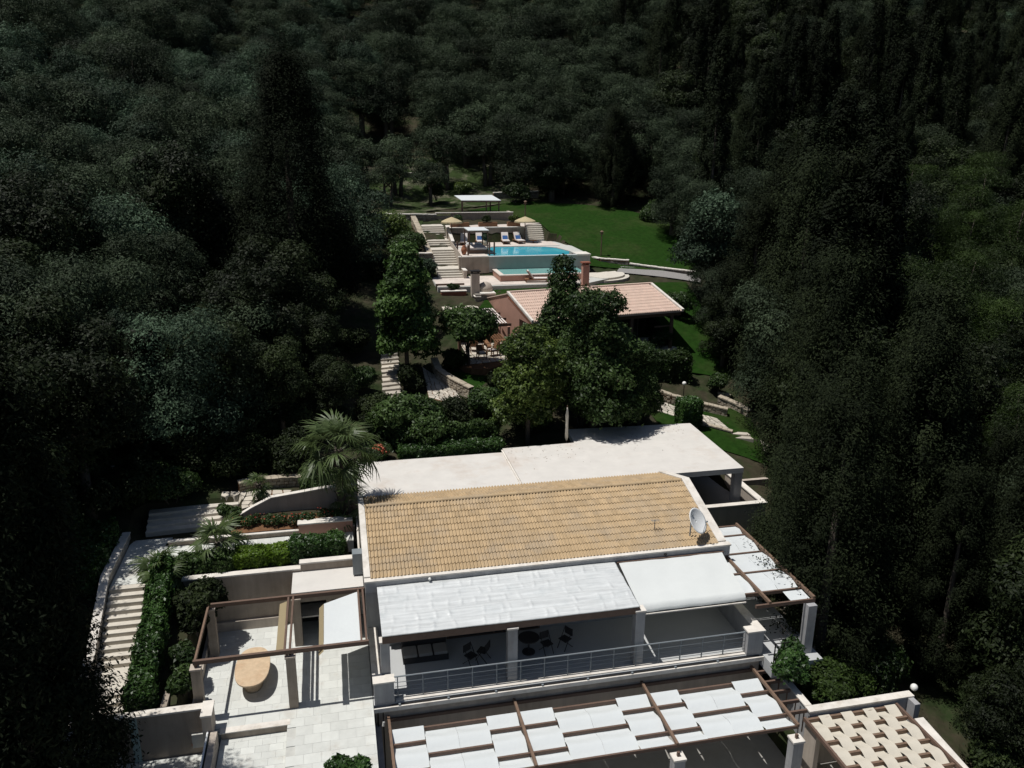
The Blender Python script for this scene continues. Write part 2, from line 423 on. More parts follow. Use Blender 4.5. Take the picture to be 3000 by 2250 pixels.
def patch(name, left, right, material, nu=30, nv=30, lift=0.04, zfun=None):
    """ground sheet ruled between two polylines (plan points), following the terrain"""
    def along(pl, t):
        d = [0]
        for a, b in zip(pl, pl[1:]): d.append(d[-1] + math.dist(a, b))
        x = t * d[-1]
        for i in range(len(pl) - 1):
            if x <= d[i + 1] + 1e-9:
                k = (x - d[i]) / max(d[i + 1] - d[i], 1e-9)
                return (pl[i][0] + (pl[i + 1][0] - pl[i][0]) * k, pl[i][1] + (pl[i + 1][1] - pl[i][1]) * k)
        return pl[-1]
    vs = []
    for j in range(nv + 1):
        a, b = along(left, j / nv), along(right, j / nv)
        for i in range(nu + 1): vs.append((a[0] + (b[0] - a[0]) * i / nu, a[1] + (b[1] - a[1]) * i / nu))
    q = np.array(vs)
    z = terr(q[:, 0], q[:, 1]) + lift if zfun is None else np.array([zfun(*p) for p in vs])
    mb = MB(); mb.v = [(p[0], p[1], zz) for p, zz in zip(vs, z)]
    for j in range(nv):
        for i in range(nu):
            a = j * (nu + 1) + i; mb.f.append((a, a + 1, a + nu + 2, a + nu + 1))
    return struct(name, mb, material, smooth=True)

patch('lawn', [(11.3, 63.2), (13.2, 66.75)], [(30, 60.0), (31.5, 68.8)], M['lawn'], 50, 16, 0.10)
patch('lawn', [(23.35, 73.5), (23.3, 78), (22.1, 82.3), (21.9, 85.6), (19.6, 88.4), (13.5, 89.6)], [(33.6, 71.0), (37.0, 77.5), (36, 84.5), (32, 90.5), (22, 97.5)], M['lawn'], 40, 50, 0.12)
patch('lawn', [(25.5, 54.6), (25.8, 63.5)], [(29.0, 54), (31, 62)], M['lawn'], 14, 14, 0.10)
patch('lawn', [(20.7, 46.0), (20.2, 50.2)], [(26.2, 43.0), (28, 49.6)], M['lawn'], 20, 14, 0.07)
patch('lawn', [(6.7, 52.5), (7.1, 55.5)], [(12.0, 51.0), (11.0, 54.0)], M['lawn'], 14, 10, 0.07)
patch('clearing', [(6, 89), (4, 112)], [(24, 98), (27, 116)], M['scrub'], 26, 26, 0.10)
patch('clearing', [(2.5, 83), (2, 92)], [(9, 83.5), (10.5, 91)], M['scrub'], 12, 12, 0.08)
patch('flower_bed', [(-5.3, 36.35), (-5.2, 37.3)], [(0.5, 36.3), (0.5, 37.7)], M['soil'], 20, 5, 0.06)
# ------------------------------------------------------------------ villa
villa = thing('villa', 'pale villa with ochre tiled pitched roof and flat slab behind', 'house', (8, 33, 0))
w = MB().box(.64, 16.98, 30.76, 37.86, -3.5, 2.9)
obj('wall', w, M['house'], villa)
obj('wall', MB().box(.70, 17.0, 27.06, 30.755, -3.5, -.26), M['plaster'], villa)
obj('terrace_floor', MB().box(.66, 17.04, 27.0, 30.757, -.255, 0), M['floor'], villa)
kb = MB().box(1.5, 16.3, 27.04, 27.26, .002, .05); obj('kerb', kb, M['cap'], villa)
obj('gutter', MB().box(1.3, 16.9, 26.86, 26.998, -.20, -.05), M['black'], villa)
obj('cornice', MB().box(.62, 17.08, 26.80, 26.858, -.22, -.04), M['cap'], villa)
for k in range(8): obj('gutter_bracket', MB().box(1.6 + k * 1.9, 1.68 + k * 1.9, 26.82, 26.9, -.038, .03), M['steel'], villa)
# roof: a line v -> z on both slopes
ZR, VR, VE, ZE, VB, ZB = 4.60, 35.1, 30.76, 3.34, 37.9, 3.78
roof = obj('roof', MB().add([(.86, VE, ZE - .42), (16.58, VE, ZE - .42), (16.58, VE, ZE - .05), (.86, VE, ZE - .05), (.86, VR, ZR - .05), (16.58, VR, ZR - .05), (.86, VB, ZB - .05), (16.58, VB, ZB - .05), (.86, VB, ZE - .42), (16.58, VB, ZE - .42)],
    [(0, 1, 2, 3), (3, 2, 5, 4), (4, 5, 7, 6), (6, 7, 9, 8), (0, 3, 4, 6, 8), (1, 9, 7, 5, 2), (0, 8, 9, 1)]), M['tile'], villa)
obj('fascia', MB().box(.64, 17.05, 30.52, 30.757, 2.80, 3.28), M['house'], villa)
obj('eave_coping', MB().box(.60, 17.09, 30.48, 30.80, 3.283, 3.35), M['cap'], villa)
for (a, b) in ((.60, .862), (16.578, 16.98)):
    m = MB()
    pts = [(30.81, 3.40), (VR, ZR + .10), (37.98, ZB + .10), (37.98, 2.9), (30.81, 2.9)]
    m.add([(a, y, z) for y, z in pts] + [(b, y, z) for y, z in pts], [(0, 1, 2, 3, 4), (9, 8, 7, 6, 5)] + [((i + 1) % 5, i, 5 + i, 5 + (i + 1) % 5) for i in range(5)])
    obj('verge', m, M['cap'], villa)

def tilemesh(name, w, L, rolls=2):
    """roman tile: lies along +y (downslope = -y), rolls across x, lower edge lifted"""
    m = MB(); n = 6 * rolls
    prof = []
    for i in range(n + 1):
        t = i / n; ph = (t * rolls) % 1.0
        z = 0.055 * math.sin(math.pi * min(ph / 0.66, 1.0)) if ph < 0.66 else -0.012
        prof.append((t * w, z))
    vs = []
    for y, dz in ((-L / 2 - .03, .035), (L / 2, 0.0)):
        vs += [(x - w / 2, y, z + dz) for x, z in prof]
    k = n + 1
    fs = [(i, i + 1, k + i + 1, k + i) for i in range(n)]
    vs += [(x - w / 2, -L / 2 - .03, z - .015) for x, z in prof]
    fs += [(2 * k + i, 2 * k + i + 1, i + 1, i) for i in range(n)]
    m.add(vs, fs); me = m.mesh(name); me.materials.append(M['tile']); return me, m
TW, NT = (16.58 - .87) / 51, 51
sl = math.hypot(VR - VE, ZR - ZE); rows = 11; TL = sl / rows
tme, tmb = tilemesh('roof_tile', TW, TL)
pf = math.atan2(ZR - ZE, VR - VE); pb = math.atan2(ZR - ZB, VB - VR)
def joined(name, mbase, placements, material, parent, base):
    V = np.array(mbase.v); nf = len(mbase.f); out = MB(); tint = []
    for loc, rotm in placements:
        q = V @ np.array(rotm).T + np.array(loc)
        o = len(out.v); out.v += [tuple(p) for p in q]
        out.f += [tuple(i + o for i in f) for f in mbase.f]; tint += [random.uniform(-1, 1)] * nf
    o = obj(name, out, material, parent, kind='stuff')
    at = o.data.attributes.new('tint', 'FLOAT', 'FACE'); at.data.foreach_set('value', tint)
    return o
rest = []
vb = wloc(villa)
rf = Matrix.Rotation(pf, 3, 'X'); rb = Matrix.Rotation(math.pi, 3, 'Z') @ Matrix.Rotation(pb, 3, 'X')
cnt = 0
for r in range(rows):
    for c in range(NT):
        d = (r + .5) * TL
        p = Vector((.87 + (c + .5) * TW, VE + d * math.cos(pf) - .02, ZE + d * math.sin(pf) - .005 + random.uniform(-.004, .004)))
        if r < 5 or (r == 5 and c > NT - 46):
            inst('roof_tile', tme, roof, p - vb, (pf + random.uniform(-.012, .012), random.uniform(-.01, .01), random.uniform(-.008, .008))); cnt += 1
        else: rest.append((p, rf))
slb = math.hypot(VB - VR, ZR - ZB); rb_n = 7; TLb = slb / rb_n
for r in range(rb_n):
    for c in range(NT):
        d = (r + .5) * TLb
        rest.append((Vector((.87 + (c + .5) * TW, VR + d * math.cos(pb), ZR - d * math.sin(pb) - .005)), rb))
joined('roof_tiling', tmb, rest, M['tile'], roof, vb)
m = MB()
for i in range(7):
    a = math.pi * i / 6
    m.v += [(-.21, .12 * math.cos(a), .085 * math.sin(a)), (.20, .105 * math.cos(a), .075 * math.sin(a))]
for i in range(6): m.f.append((2 * i, 2 * i + 1, 2 * i + 3, 2 * i + 2))
rme = m.mesh('ridge_tile'); rme.materials.append(M['tile'])
for k in range(39): inst('ridge_tile', rme, roof, Vector((1.06 + k * .402, VR, ZR + .02)) - vb, (random.uniform(-.03, .03), random.uniform(-.02, .02), random.uniform(-.03, .03)))
# flat slab wing
obj('flat_roof', MB().box(.70, 9.09, 37.96, 43.05, 3.28, 3.58), M['slab'], villa)
obj('flat_roof', MB().prism([(9.12, 37.96), (21.58, 37.96), (21.75, 45.4), (13.7, 45.8), (13.5, 43.5), (9.12, 43.4)], 3.38, 3.68), M['slab'], villa)
obj('flat_roof_seam', MB().box(9.02, 9.11, 38.0, 43.3, 3.585, 3.64), M['cap'], villa)
obj('wall', MB().box(.72, 17.0, 37.98, 42.6, -.5, 3.27), M['plaster'], villa)
obj('veranda_floor', MB().prism([(17.02, 37.36), (22.6, 37.36), (22.6, 45.0), (17.02, 45.0)], .55, .9), M['concrete'], villa)
obj('veranda_wall', MB().box(13.8, 21.0, 44.9, 45.2, .4, 3.37), M['plaster'], villa)
for (x, y) in ((21.12, 37.98), (20.9, 43.6)):
    pl = MB().box(x, x + .44, y, y + .44, .9, 3.377); obj('pillar', pl, M['house'], villa)
vp = MB().box(17.0, 22.74, 37.22, 37.5, -2.6, 1.78).box(22.46, 22.74, 37.502, 41.6, -2.6, 1.78)
obj('veranda_parapet', vp, M['plaster'], villa)
vc = MB().box(16.99, 22.79, 37.17, 37.53, 1.783, 1.85).box(22.42, 22.79, 37.532, 41.65, 1.783, 1.85)
obj('parapet_coping', vc, M['cap'], villa)
obj('veranda_parapet', MB().box(22.742, 25.2, 41.3, 41.55, -1, 1.3), M['plaster'], villa)
# terrace parapets, piers, pillars
obj('parapet', MB().box(.70, 1.0, 27.4, 31.0, .002, .94).box(.70, 1.46, 26.98, 27.398, -.05, .94), M['house'], villa)
obj('parapet_coping', MB().box(.66, 1.04, 27.44, 31.05, .943, 1.0).box(.66, 1.50, 26.95, 27.438, .943, 1.0), M['cap'], villa)
obj('parapet', MB().box(16.74, 17.04, 27.38, 30.5, .002, 1.08).box(16.32, 17.04, 26.98, 27.378, .002, 1.08), M['house'], villa)
obj('parapet_coping', MB().box(16.7, 17.09, 27.42, 29.2, 1.083, 1.15).box(16.28, 17.09, 26.94, 27.418, 1.083, 1.15), M['cap'], villa)
for (x, y0, y1, h) in ((1.02, 27.5, 27.84, 2.42), (6.0, 27.3, 27.68, 2.48), (11.35, 27.3, 27.7, 2.58)):
    ww = .36 if x < 2 else .4
    pl = obj('pillar', MB().box(x, x + ww, y0, y1, .002, h - .07), M['house'], villa, bevel=.012)
    obj('pillar_cap', MB().box(x - .03, x + ww + .03, y0 - .03, y1 + .03, h - .068, h), M['cap'], pl)
obj('downpipe', MB().tube([(.50, 33.2, 2.9), (.50, 33.2, .2)], .05).tube([(.52, 37.0, 3.4), (.5, 34.2, 3.2), (.5, 33.2, 2.9)], .05), M['cap'], villa)
obj('water_heater', MB().box(.18, .60, 32.5, 33.0, 2.6, 3.6), M['steel'], villa)
obj('door_frame', MB().box(4.0, 8.2, 30.70, 30.755, .02, 2.2), M['wood'], villa)
obj('door_pane', MB().box(4.1, 6.05, 30.66, 30.698, .1, 2.1).box(6.15, 8.1, 30.66, 30.698, .1, 2.1), M['dark'], villa)

# terrace canopy
can = thing('canopy', 'long silver sheeted canopy over the dark balcony terrace', 'canopy', (6.3, 29, 2.8))
random.seed(17)
FOLDS = [(1.3 + i * .62 + random.uniform(-.2, .2) + .15 * (row % 2), row, random.uniform(-.10, .10), random.uniform(.020, .042)) for row in range(5) for i in range(17) if random.random() < .8]
def canf(u, v):
    x = 1.10 + (11.50 - 1.10) * u; y = 27.32 + (30.48 - 27.32) * v
    z = 2.78 + .30 * v + .016 * math.sin(22 * v + .5 * math.sin(6 * u)) + .006 * math.sin(61 * v + 3 * math.sin(9 * u)) + random.uniform(-.002, .002)
    row = min(int(v * 5), 4); f = v * 5 - row
    for fx, fr, tilt, hh in FOLDS:
        if fr == row:
            d = (x - fx - tilt * f) / .06
            if abs(d) < 3: z += hh * math.exp(-d * d) * math.sin(math.pi * f)
    return (x, y, z)
cv = obj('sheet', MB().grid(canf, 240, 60), M['foil'], can, smooth=True)
sd = cv.modifiers.new('thick', 'SOLIDIFY'); sd.thickness = .04
obj('front_beam', MB().box(1.10, 11.52, 27.36, 27.50, 2.42, 2.70), M['wood'], can)
for x in (1.12, 11.38): obj('side_beam', MB().bar((x + .06, 27.5, 2.63), (x + .06, 30.5, 2.93), .12, .16), M['wood'], can)
for k in range(8):
    x = 2.3 + k * 1.2; obj('rafter', MB().bar((x, 27.5, 2.63), (x, 30.5, 2.93), .08, .14), M['wood'], can)
# awning
aw = thing('awning', 'plain white awning sloping out from the roof edge beside the silver canopy', 'awning', (14, 29, 2.7))
def awf(u, v):
    y = 30.46 - 2.92 * v; z = 3.04 - .55 * v - .06 * math.sin(math.pi * v)
    if v > .9: z -= (v - .9) * 2.3
    if v > .95: y = 27.66 - (v - .95) * .3
    a, b = 11.68 - .02 * v, 16.62 - .22 * v
    return (a + (b - a) * u, y, z + .007 * math.sin(26 * u + 2 * v) + .010 * math.sin(9 * u + 5 * v) + random.uniform(-.003, .003))
obj('fabric', MB().grid(lambda u, v: awf(u, 1 - v), 24, 40), M['awn'], aw, smooth=True)
obj('front_bar', MB().bar((11.64, 27.62, 2.17), (16.42, 27.62, 2.17), .05, .05), M['cap'], aw)
obj('cassette', MB().bar((11.6, 30.46, 3.02), (16.7, 30.46, 3.02), .09, .09), M['wood'], aw)
for x in (12.2, 15.9): obj('arm', MB().bar((x, 30.4, 2.85), (x + .3, 29.0, 2.45), .05, .05).bar((x + .3, 29.0, 2.45), (x, 27.7, 2.3), .05, .05), M['steel'], aw)
# railing
rl = thing('railing', 'long grey steel railing along the front of the upper terrace', 'railing', (8.9, 27.2, 0))
pm = MB().box(-.02, .02, -.025, .025, .052, 1.0).mesh('post'); pm.materials.append(M['steel'])
for k in range(16):
    x = 1.61 + .98 * k
    if x < 16.3: inst('post', pm, rl, Vector((x, 27.22, 0)) - wloc(rl))
obj('handrail', MB().tube([(1.48, 27.22, 1.0), (16.3, 27.22, 1.0)], .03, 8), M['steel'], rl)
for z in (.2, .38, .56, .76): obj('rail', MB().tube([(1.5, 27.19, z), (16.3, 27.19, z)], .011, 6), M['steel'], rl)
# globe spot lamps on the eave
for i, (x, y, z, lb) in enumerate(((3.3, 30.42, 3.16, 'small white globe lamp on the back edge of the silver canopy'), (13.9, 30.5, 3.1, 'small dark spot lamp above the awning cassette'))):
    t = thing('spot_lamp', lb, 'lamp', (x, y, z))
    obj('bulb', MB().sphere((x, y, z + .07), .065), M['globe'] if i == 0 else M['black'], t, smooth=True)
    obj('bracket', MB().box(x - .03, x + .03, y - .02, y + .10, z - .10, z), M['steel'], t)
# terrace furniture in the shade
def folding_chair(x, y, a, label):
    t = thing('folding_chair', label, 'chair', (x, y, 0), 'dark folding chairs on the shaded terrace')
    t.rotation_euler.z = a
    def P(n, mb): 
        me = mb.mesh(n); me.materials.append(M['furn']); inst(n, me, t, (0, 0, 0))
    P('seat', MB().box(-.21, .21, -.2, .2, .43, .46))
    P('backrest', MB().box(-.21, .21, .22, .25, .55, .88))
    for sx in (-.2, .2):
        P('leg', MB().bar((sx, .28, 0), (sx, -.18, .46), .025, .025)); P('leg', MB().bar((sx, -.25, 0), (sx, .24, .9), .025, .025))
    return t
for x, y, a, lb in ((4.75, 28.75, .6, 'dark folding chair left of the middle terrace pillar'), (5.3, 29.0, -2.2, 'dark folding chair just behind the middle terrace pillar'), (8.05, 28.95, .3, 'left dark folding chair right of the middle terrace pillar'), (8.9, 29.1, -1.0, 'right dark folding chair at the table under the canopy')):
    folding_chair(x, y, a, lb)
t = thing('terrace_table', 'round dark table between the folding chairs under the canopy', 'table', (7.3, 29.1, 0))
obj('tabletop', MB().lathe([(.45, .70), (.45, .74)], 7.3, 29.1, 20), M['furn'], t)
obj('stem', MB().tube([(7.3, 29.1, .02), (7.3, 29.1, .7)], .04), M['furn'], t)
obj('foot', MB().lathe([(.28, 0.002), (.28, .04)], 7.3, 29.1, 16), M['furn'], t)
t = thing('low_sofa', 'low dark lounge sofa with grey cushions at the left end of the terrace', 'sofa', (2.9, 29.6, 0))
obj('base', MB().box(2.0, 3.9, 29.3, 30.1, .002, .25), M['furn'], t)
for x in (2.02, 2.66, 3.3): obj('cushion', MB().box(x, x + .58, 29.32, 30.0, .252, .40), M['concrete'], t, bevel=.04)
obj('backrest', MB().box(2.0, 3.9, 30.102, 30.3, .002, .65), M['furn'], t)
# satellite dish
dx, dy_ = 15.42, 31.15
t = thing('satellite_dish', 'large white satellite dish on the right end of the tiled roof', 'satellite dish', (dx, dy_, 3.4))
dm = MB()
ax = Vector((.44, -.62, .50)).normalized(); cc = Vector((dx + .14, dy_ - .05, 4.36))
rr = ax.cross(Vector((0, 0, 1))).normalized(); uu = rr.cross(ax)
for i in range(9):
    r = .70 * i / 8
    for k in range(28):
        a = 2 * math.pi * k / 28
        dm.v.append(tuple(cc + rr * (r * .78 * math.cos(a)) + uu * (r * .86 * math.sin(a)) + ax * (.13 * (r / .7) ** 2)))
for i in range(8):
    for k in range(28):
        a, b = i * 28 + k, i * 28 + (k + 1) % 28; dm.f.append((a, b, b + 28, a + 28))
o = obj('reflector', dm, M['white'], t, smooth=True)
sd = o.modifiers.new('thick', 'SOLIDIFY'); sd.thickness = .03
obj('mast', MB().tube([(dx - .02, dy_ + .15, 3.42), (dx - .02, dy_ + .12, 4.38)], .035), M['steel'], t)
tip = cc + ax * .5 - uu * .16
obj('feed_arm', MB().tube([cc - uu * .56 + ax * .1, tip], .014, 6), M['steel'], t)
obj('feed_horn', MB().tube([tip - ax * .05, tip + ax * .07], .035, 8), M['steel'], t)
obj('maker_mark', MB().hexa([tuple(cc + rr * a + uu * b + ax * .055) for a, b in ((.08, .30), (.22, .30), (.22, .36), (.08, .36))], [tuple(cc + rr * a + uu * b + ax * .075) for a, b in ((.08, .30), (.22, .30), (.22, .36), (.08, .36))]), M['steel'], t)
t = thing('tv_antenna', 'thin aerial standing on the roof tiles left of the satellite dish', 'antenna', (13.9, 31.9, 3.7))
obj('mast', MB().tube([(13.9, 31.9, 3.65), (13.9, 31.9, 4.2)], .02, 6), M['steel'], t)
bm_ = MB()
for k in range(5): bm_.tube([(13.75 + k * .08, 31.75, 4.18), (13.75 + k * .08, 32.05, 4.18)], .008, 5)
obj('element', bm_.tube([(13.7, 31.9, 4.18), (14.15, 31.9, 4.18)], .01, 5), M['steel'], t)

# ------------------------------------------------------------------ pergolas with woven canvas
def strip_mesh(x0, x1, ys, zs, seg=8, th=.012, sag=.0):
    m = MB()
    pts = []
    for i in range(len(ys) - 1):
        for k in range(seg):
            a = k / seg; s = a * a * (3 - 2 * a)
            pts.append((ys[i] + (ys[i + 1] - ys[i]) * a, zs[i] + (zs[i + 1] - zs[i]) * s - sag * math.sin(math.pi * a), math.sin(math.pi * a)))
    pts.append((ys[-1], zs[-1], 0))
    n = len(pts); nc = 5; vs = []
    ph = random.uniform(0, 6.28)
    for (y, z, q) in pts:
        for c in range(nc + 1):
            k = c / nc
            vs.append((x0 + (x1 - x0) * k, y, z + .006 + q * (-.024 * math.sin(math.pi * k) + random.uniform(-.006, .006) + .008 * math.sin(5 * k + y * 6 + ph))))
    w_ = nc + 1
    fs = [(i * w_ + c, i * w_ + c + 1, (i + 1) * w_ + c + 1, (i + 1) * w_ + c) if ys[0] < ys[-1] else (i * w_ + c + 1, i * w_ + c, (i + 1) * w_ + c, (i + 1) * w_ + c + 1) for i in range(n - 1) for c in range(nc)]
    m.add(vs, fs); return m

pg = thing('pergola', 'brown pergola with woven white canvas in front of the lower floor', 'pergola', (8.9, 25, -3.3))
ZP = -.72
VR_ = [26.95, 26.22, 25.5, 24.78, 24.06, 23.36]
for x in (1.2, 6.2, 11.62, 16.6): obj('main_beam', MB().bar((x, 26.99, ZP + .12), (x, 23.25, ZP + .12), .10, .12), M['wood2'], pg)
for i, y in enumerate(VR_): obj('cross_beam', MB().bar((1.14, y, ZP - .015), (16.66, y, ZP - .015), .08, .13), M['wood'], pg)
for b, (a, c) in enumerate(((1.26, 6.14), (6.27, 11.55), (11.69, 16.53))):
    wd = (c - a) / 4
    for k in range(4):
        A = k in (0, 3)
        x0, x1 = a + k * wd + .003, a + (k + 1) * wd - .003
        ys = list(VR_[1:]); hi, lo = ZP + .068, ZP - .13
        zs = [hi, lo, hi, lo, hi] if A else [lo, hi, lo, hi, lo + .04]
        if A: ys = [VR_[1] + .06] + ys[1:]
        else: ys = [VR_[1] - .05] + ys[1:]
        ys = ys[:-1] + [VR_[-1] + .02]
        if A: zs[-1] = hi - .02
        o = obj('shade_panel', strip_mesh(x0, x1, ys, zs, 8), M['canvas'], pg, smooth=True)
for (x, y) in ((1.2, 23.15), (6.15, 23.15), (11.38, 23.1), (16.22, 23.05)):
    pl = obj('pillar', MB().box(x, x + .44, y - .2, y + .2, -3.3, -1.06), M['house'], pg, bevel=.012)
    obj('pillar_cap', MB().box(x - .03, x + .47, y - .23, y + .23, -1.058, -.98), M['cap'], pl)
    obj('bracket', MB().box(x + .17, x + .27, y - .05, y + .05, -.978, -.80), M['wood'], pl)
for y in (26.7, 26.02, 25.37, 24.72, 24.1):
    sb = obj('stub_beam', MB().bar((16.66, y, ZP), (17.5, y, ZP), .09, .14), M['wood'], pg)
    obj('strut', MB().box(17.36, 17.40, y - .02, y + .02, -1.7, ZP - .08).box(16.95, 16.99, y - .02, y + .02, -1.5, ZP - .08), M['wood'], sb)
struct('lower_terrace', MB().box(-.2, 22.2, 12, 27.055, -3.7, -3.32), M['concrete'])
t = thing('side_wall', 'low pale wall on the left edge beside the lower pergola', 'wall', (.8, 22, -3.3))
obj('wall', MB().box(.66, .9, 14, 26.97, -3.5, -.9), M['house'], t)
obj('pipe', MB().tube([(.80, 26.9, -.25), (.80, 26.93, -3)], .03, 6).tube([(1.0, 26.9, -.25), (1.0, 26.93, -3)], .025, 6), M['black'], t)
t = thing('wall_lamp', 'small white wall lamp below the left corner pier', 'lamp', (1.0, 26.85, -.75))
obj('shade', MB().tube([(.98, 26.78, -.82), (1.0, 26.80, -.64)], .05, 10), M['globe'], t)
obj('bracket', MB().box(.97, 1.02, 26.83, 26.975, -.80, -.76), M['steel'], t)

# right house pergola
pr = thing('pergola', 'narrow brown pergola with white canvas along the right side of the villa', 'pergola', (18, 30, 0))
for x in (17.08, 19.12): obj('main_beam', MB().bar((x, 26.85, 2.52), (x, 33.85, 2.52), .10, .14), M['wood2'], pr)
rows_v = [33.82, 32.85, 31.13, 29.43, 27.8, 26.88]
for i, y in enumerate(rows_v): obj('cross_beam', MB().bar((16.45 if i > 2 else 17.02, y, 2.40), (19.18, y, 2.40), .09, .15), M['wood'], pr)
for i in range(4):
    ya, yb = rows_v[i] - .06, rows_v[i + 1] + .06
    for (x0, x1) in ((17.15, 18.095), (18.10, 19.05)):
        obj('shade_panel', strip_mesh(x0, x1, [yb, (ya + yb) / 2, ya], [2.36, 2.50, 2.42], 8), M['canvas'], pr, smooth=True)
for i in (2, 3): obj('shade_panel', strip_mesh(16.5, 17.02, [rows_v[i + 1] + .06, (rows_v[i] + rows_v[i + 1]) / 2, rows_v[i] - .06], [2.36, 2.46, 2.40], 6), M['canvas'], pr, smooth=True)
obj('shade_panel', strip_mesh(18.15, 19.05, [27.0, 27.7], [2.38, 2.42], 6), M['canvas'], pr, smooth=True)
obj('pillar', MB().box(18.75, 19.15, 26.6, 27.0, -2.6, 2.30), M['house'], pr, bevel=.012)
struct('side_terrace', MB().box(17.05, 19.4, 26.12, 34.2, -.6, -.002), M['floor'])
t = thing('railing', 'short dark railing at the right corner of the terrace beside a bush', 'railing', (17.6, 26.2, 0))
for x in (17.12, 17.55, 18.0): obj('post', MB().box(x - .02, x + .02, 26.16, 26.20, 0, 1.0), M['black'], t)
obj('handrail', MB().tube([(17.08, 26.18, 1.0), (18.02, 26.18, 1.0), (18.05, 27.4, 1.0)], .022, 6), M['black'], t)
for z in (.25, .45, .65, .82): obj('rail', MB().tube([(17.08, 26.18, z), (18.02, 26.18, z), (18.05, 27.4, z)], .01, 5), M['black'], t)

# carport pergola
cp = thing('pergola', 'wide carport pergola woven with cream canvas at the bottom right corner', 'pergola', (19.4, 21, -3.3))
ZC = -1.02
for x in (17.36, 21.5): obj('main_beam', MB().bar((x, 24.0, ZC + .02), (x, 15.3, ZC + .02), .10, .16), M['wood'], cp)
rv = [23.92 - .655 * i for i in range(14)]
for y in rv: obj('cross_beam', MB().bar((17.42, y, ZC - .02), (21.44, y, ZC - .02), .10, .14), M['wood2'], cp)
sw = (21.42 - 17.44) / 8
for i in range(8):
    ys = [rv[0] + .06] + rv[1:]; zs = [ZC + .065 if (i + j) % 2 else ZC - .12 for j in range(len(rv))]
    if i % 2 == 0: ys[0] = rv[0] - .05
    x0, x1 = 17.44 + i * sw + .004, 17.44 + (i + 1) * sw - .004
    obj('shade_panel', strip_mesh(x0, x1, ys, zs, 6), M['cream'], cp, smooth=True)
for (x, y) in ((17.2, 15.6), (21.35, 15.6), (21.35, 19.9)): obj('post', MB().box(x, x + .2, y, y + .2, -3.3, ZC - .1), M['house'], cp)
t = thing('garden_wall', 'pale wall with white coping around the back of the carport', 'wall', (19.8, 24.2, -3.3))
obj('wall', MB().box(17.62, 17.84, 24.32, 26.98, -3.5, -.78).box(17.62, 22.3, 24.06, 24.315, -3.5, -.80).box(22.05, 22.3, 23.6, 24.057, -3.5, -.80), M['house'], t)
obj('coping', MB().box(17.58, 17.88, 24.38, 27.02, -.777, -.72).box(17.58, 22.34, 24.02, 24.378, -.797, -.735), M['cap'], t)
obj('wall', MB().prism([(21.62, 16), (21.9, 16), (21.9, 23.0), (21.62, 23.0)], -3.5, [-1.7, -1.7, -1.0, -1.0]), M['house'], t)
obj('coping', MB().prism([(21.6, 16), (22.0, 16), (22.0, 23.03), (21.6, 23.03)], [-1.697, -1.697, -.997, -.997], [-1.63, -1.63, -.93, -.93]), M['cap'], t)
obj('wall', MB().box(17.42, 17.62, 23.2, 24.0, -3.5, -1.2).box(17.62, 21.9, 24.0, 24.05, -3.5, -1.3), M['plaster'], t)

# ------------------------------------------------------------------ patio on the left
pf_ = struct('patio_floor', MB().prism([(-5.95, 26.74), (-2.55, 26.74), (-2.55, 16), (.64, 16), (.64, 33.38), (-5.95, 33.38)], -.6, -.03), M['grout'])
def tiles(parent, x0, x1, y0, y1, z, sx, sy, material, name='paving_tile', th=.03, gap=.005, skip=None, var=.002):
    k = 0
    me = MB().box(-sx / 2 + gap / 2, sx / 2 - gap / 2, -sy / 2 + gap / 2, sy / 2 - gap / 2, 0, th).mesh(name); me.materials.append(material)
    base = wloc(parent)
    ny = int(round((y1 - y0) / sy))
    for j in range(ny):
        off = 0 if j % 2 == 0 else sx / 2
        x = x0 - off
        while x < x1 - .02:
            a, b = max(x, x0), min(x + sx, x1)
            if b - a > .05 and not (skip and skip((a + b) / 2, y0 + (j + .5) * sy)):
                o = inst(name, me, parent, Vector(((a + b) / 2, y0 + (j + .5) * sy, z + random.uniform(0, var))) - base, (0, 0, 0), ((b - a) / sx, 1, 1)); k += 1
            x += sx
    return k
tiles(pf_, -5.95, .64, 21.88, 33.38, -.03, .62, .50, M['pave'], skip=lambda x, y: y < 26.86 and x < -2.5)
sp_ = struct('sunken_patio', MB().box(-4.95, -2.56, 16, 26.735, -.9, -.33), M['grout'])
tiles(sp_, -4.93, -2.56, 21.7, 26.7, -.33, .5, .36, M['pave'])
st = thing('step_edge', 'taupe step riser between the upper and sunken patio paving', 'step', (-3.7, 26.8, -.3))
obj('riser', MB().box(-4.9, -2.5, 26.60, 26.70, -.298, -.035), M['plaster_dk'], st)
obj('tread', MB().box(-4.95, -2.45, 26.56, 26.87, -.028, .012), M['cap'], st)

bw = thing('retaining_wall', 'long taupe retaining wall at the back of the table patio', 'wall', (-3, 33.5, 0))
obj('wall', MB().box(-7.0, -2.08, 33.402, 33.68, -.6, 2.62).box(-2.078, .62, 33.402, 33.68, -.6, 2.88), M['plaster_dk'], bw)
obj('coping', MB().box(-7.05, -2.08, 33.36, 33.72, 2.622, 2.69).box(-2.12, .62, 33.36, 33.72, 2.882, 2.95), M['cap'], bw)
obj('ledge', MB().box(-5.85, -2.9, 33.27, 33.40, .002, .45), M['plaster'], bw)
obj('wall', MB().box(-7.0, -6.78, 27.2, 33.40, -.6, 1.0), M['plaster_dk'], bw)
bd = thing('bed_kerb', 'low plaster kerb between the shrub bed and the table patio', 'kerb', (-6, 30, 0))
obj('kerb', MB().prism([(-6.1, 26.95), (-5.96, 26.95), (-5.96, 33.25), (-6.1, 33.25)], -.6, [.25, .25, .5, .5]), M['plaster'], bd)
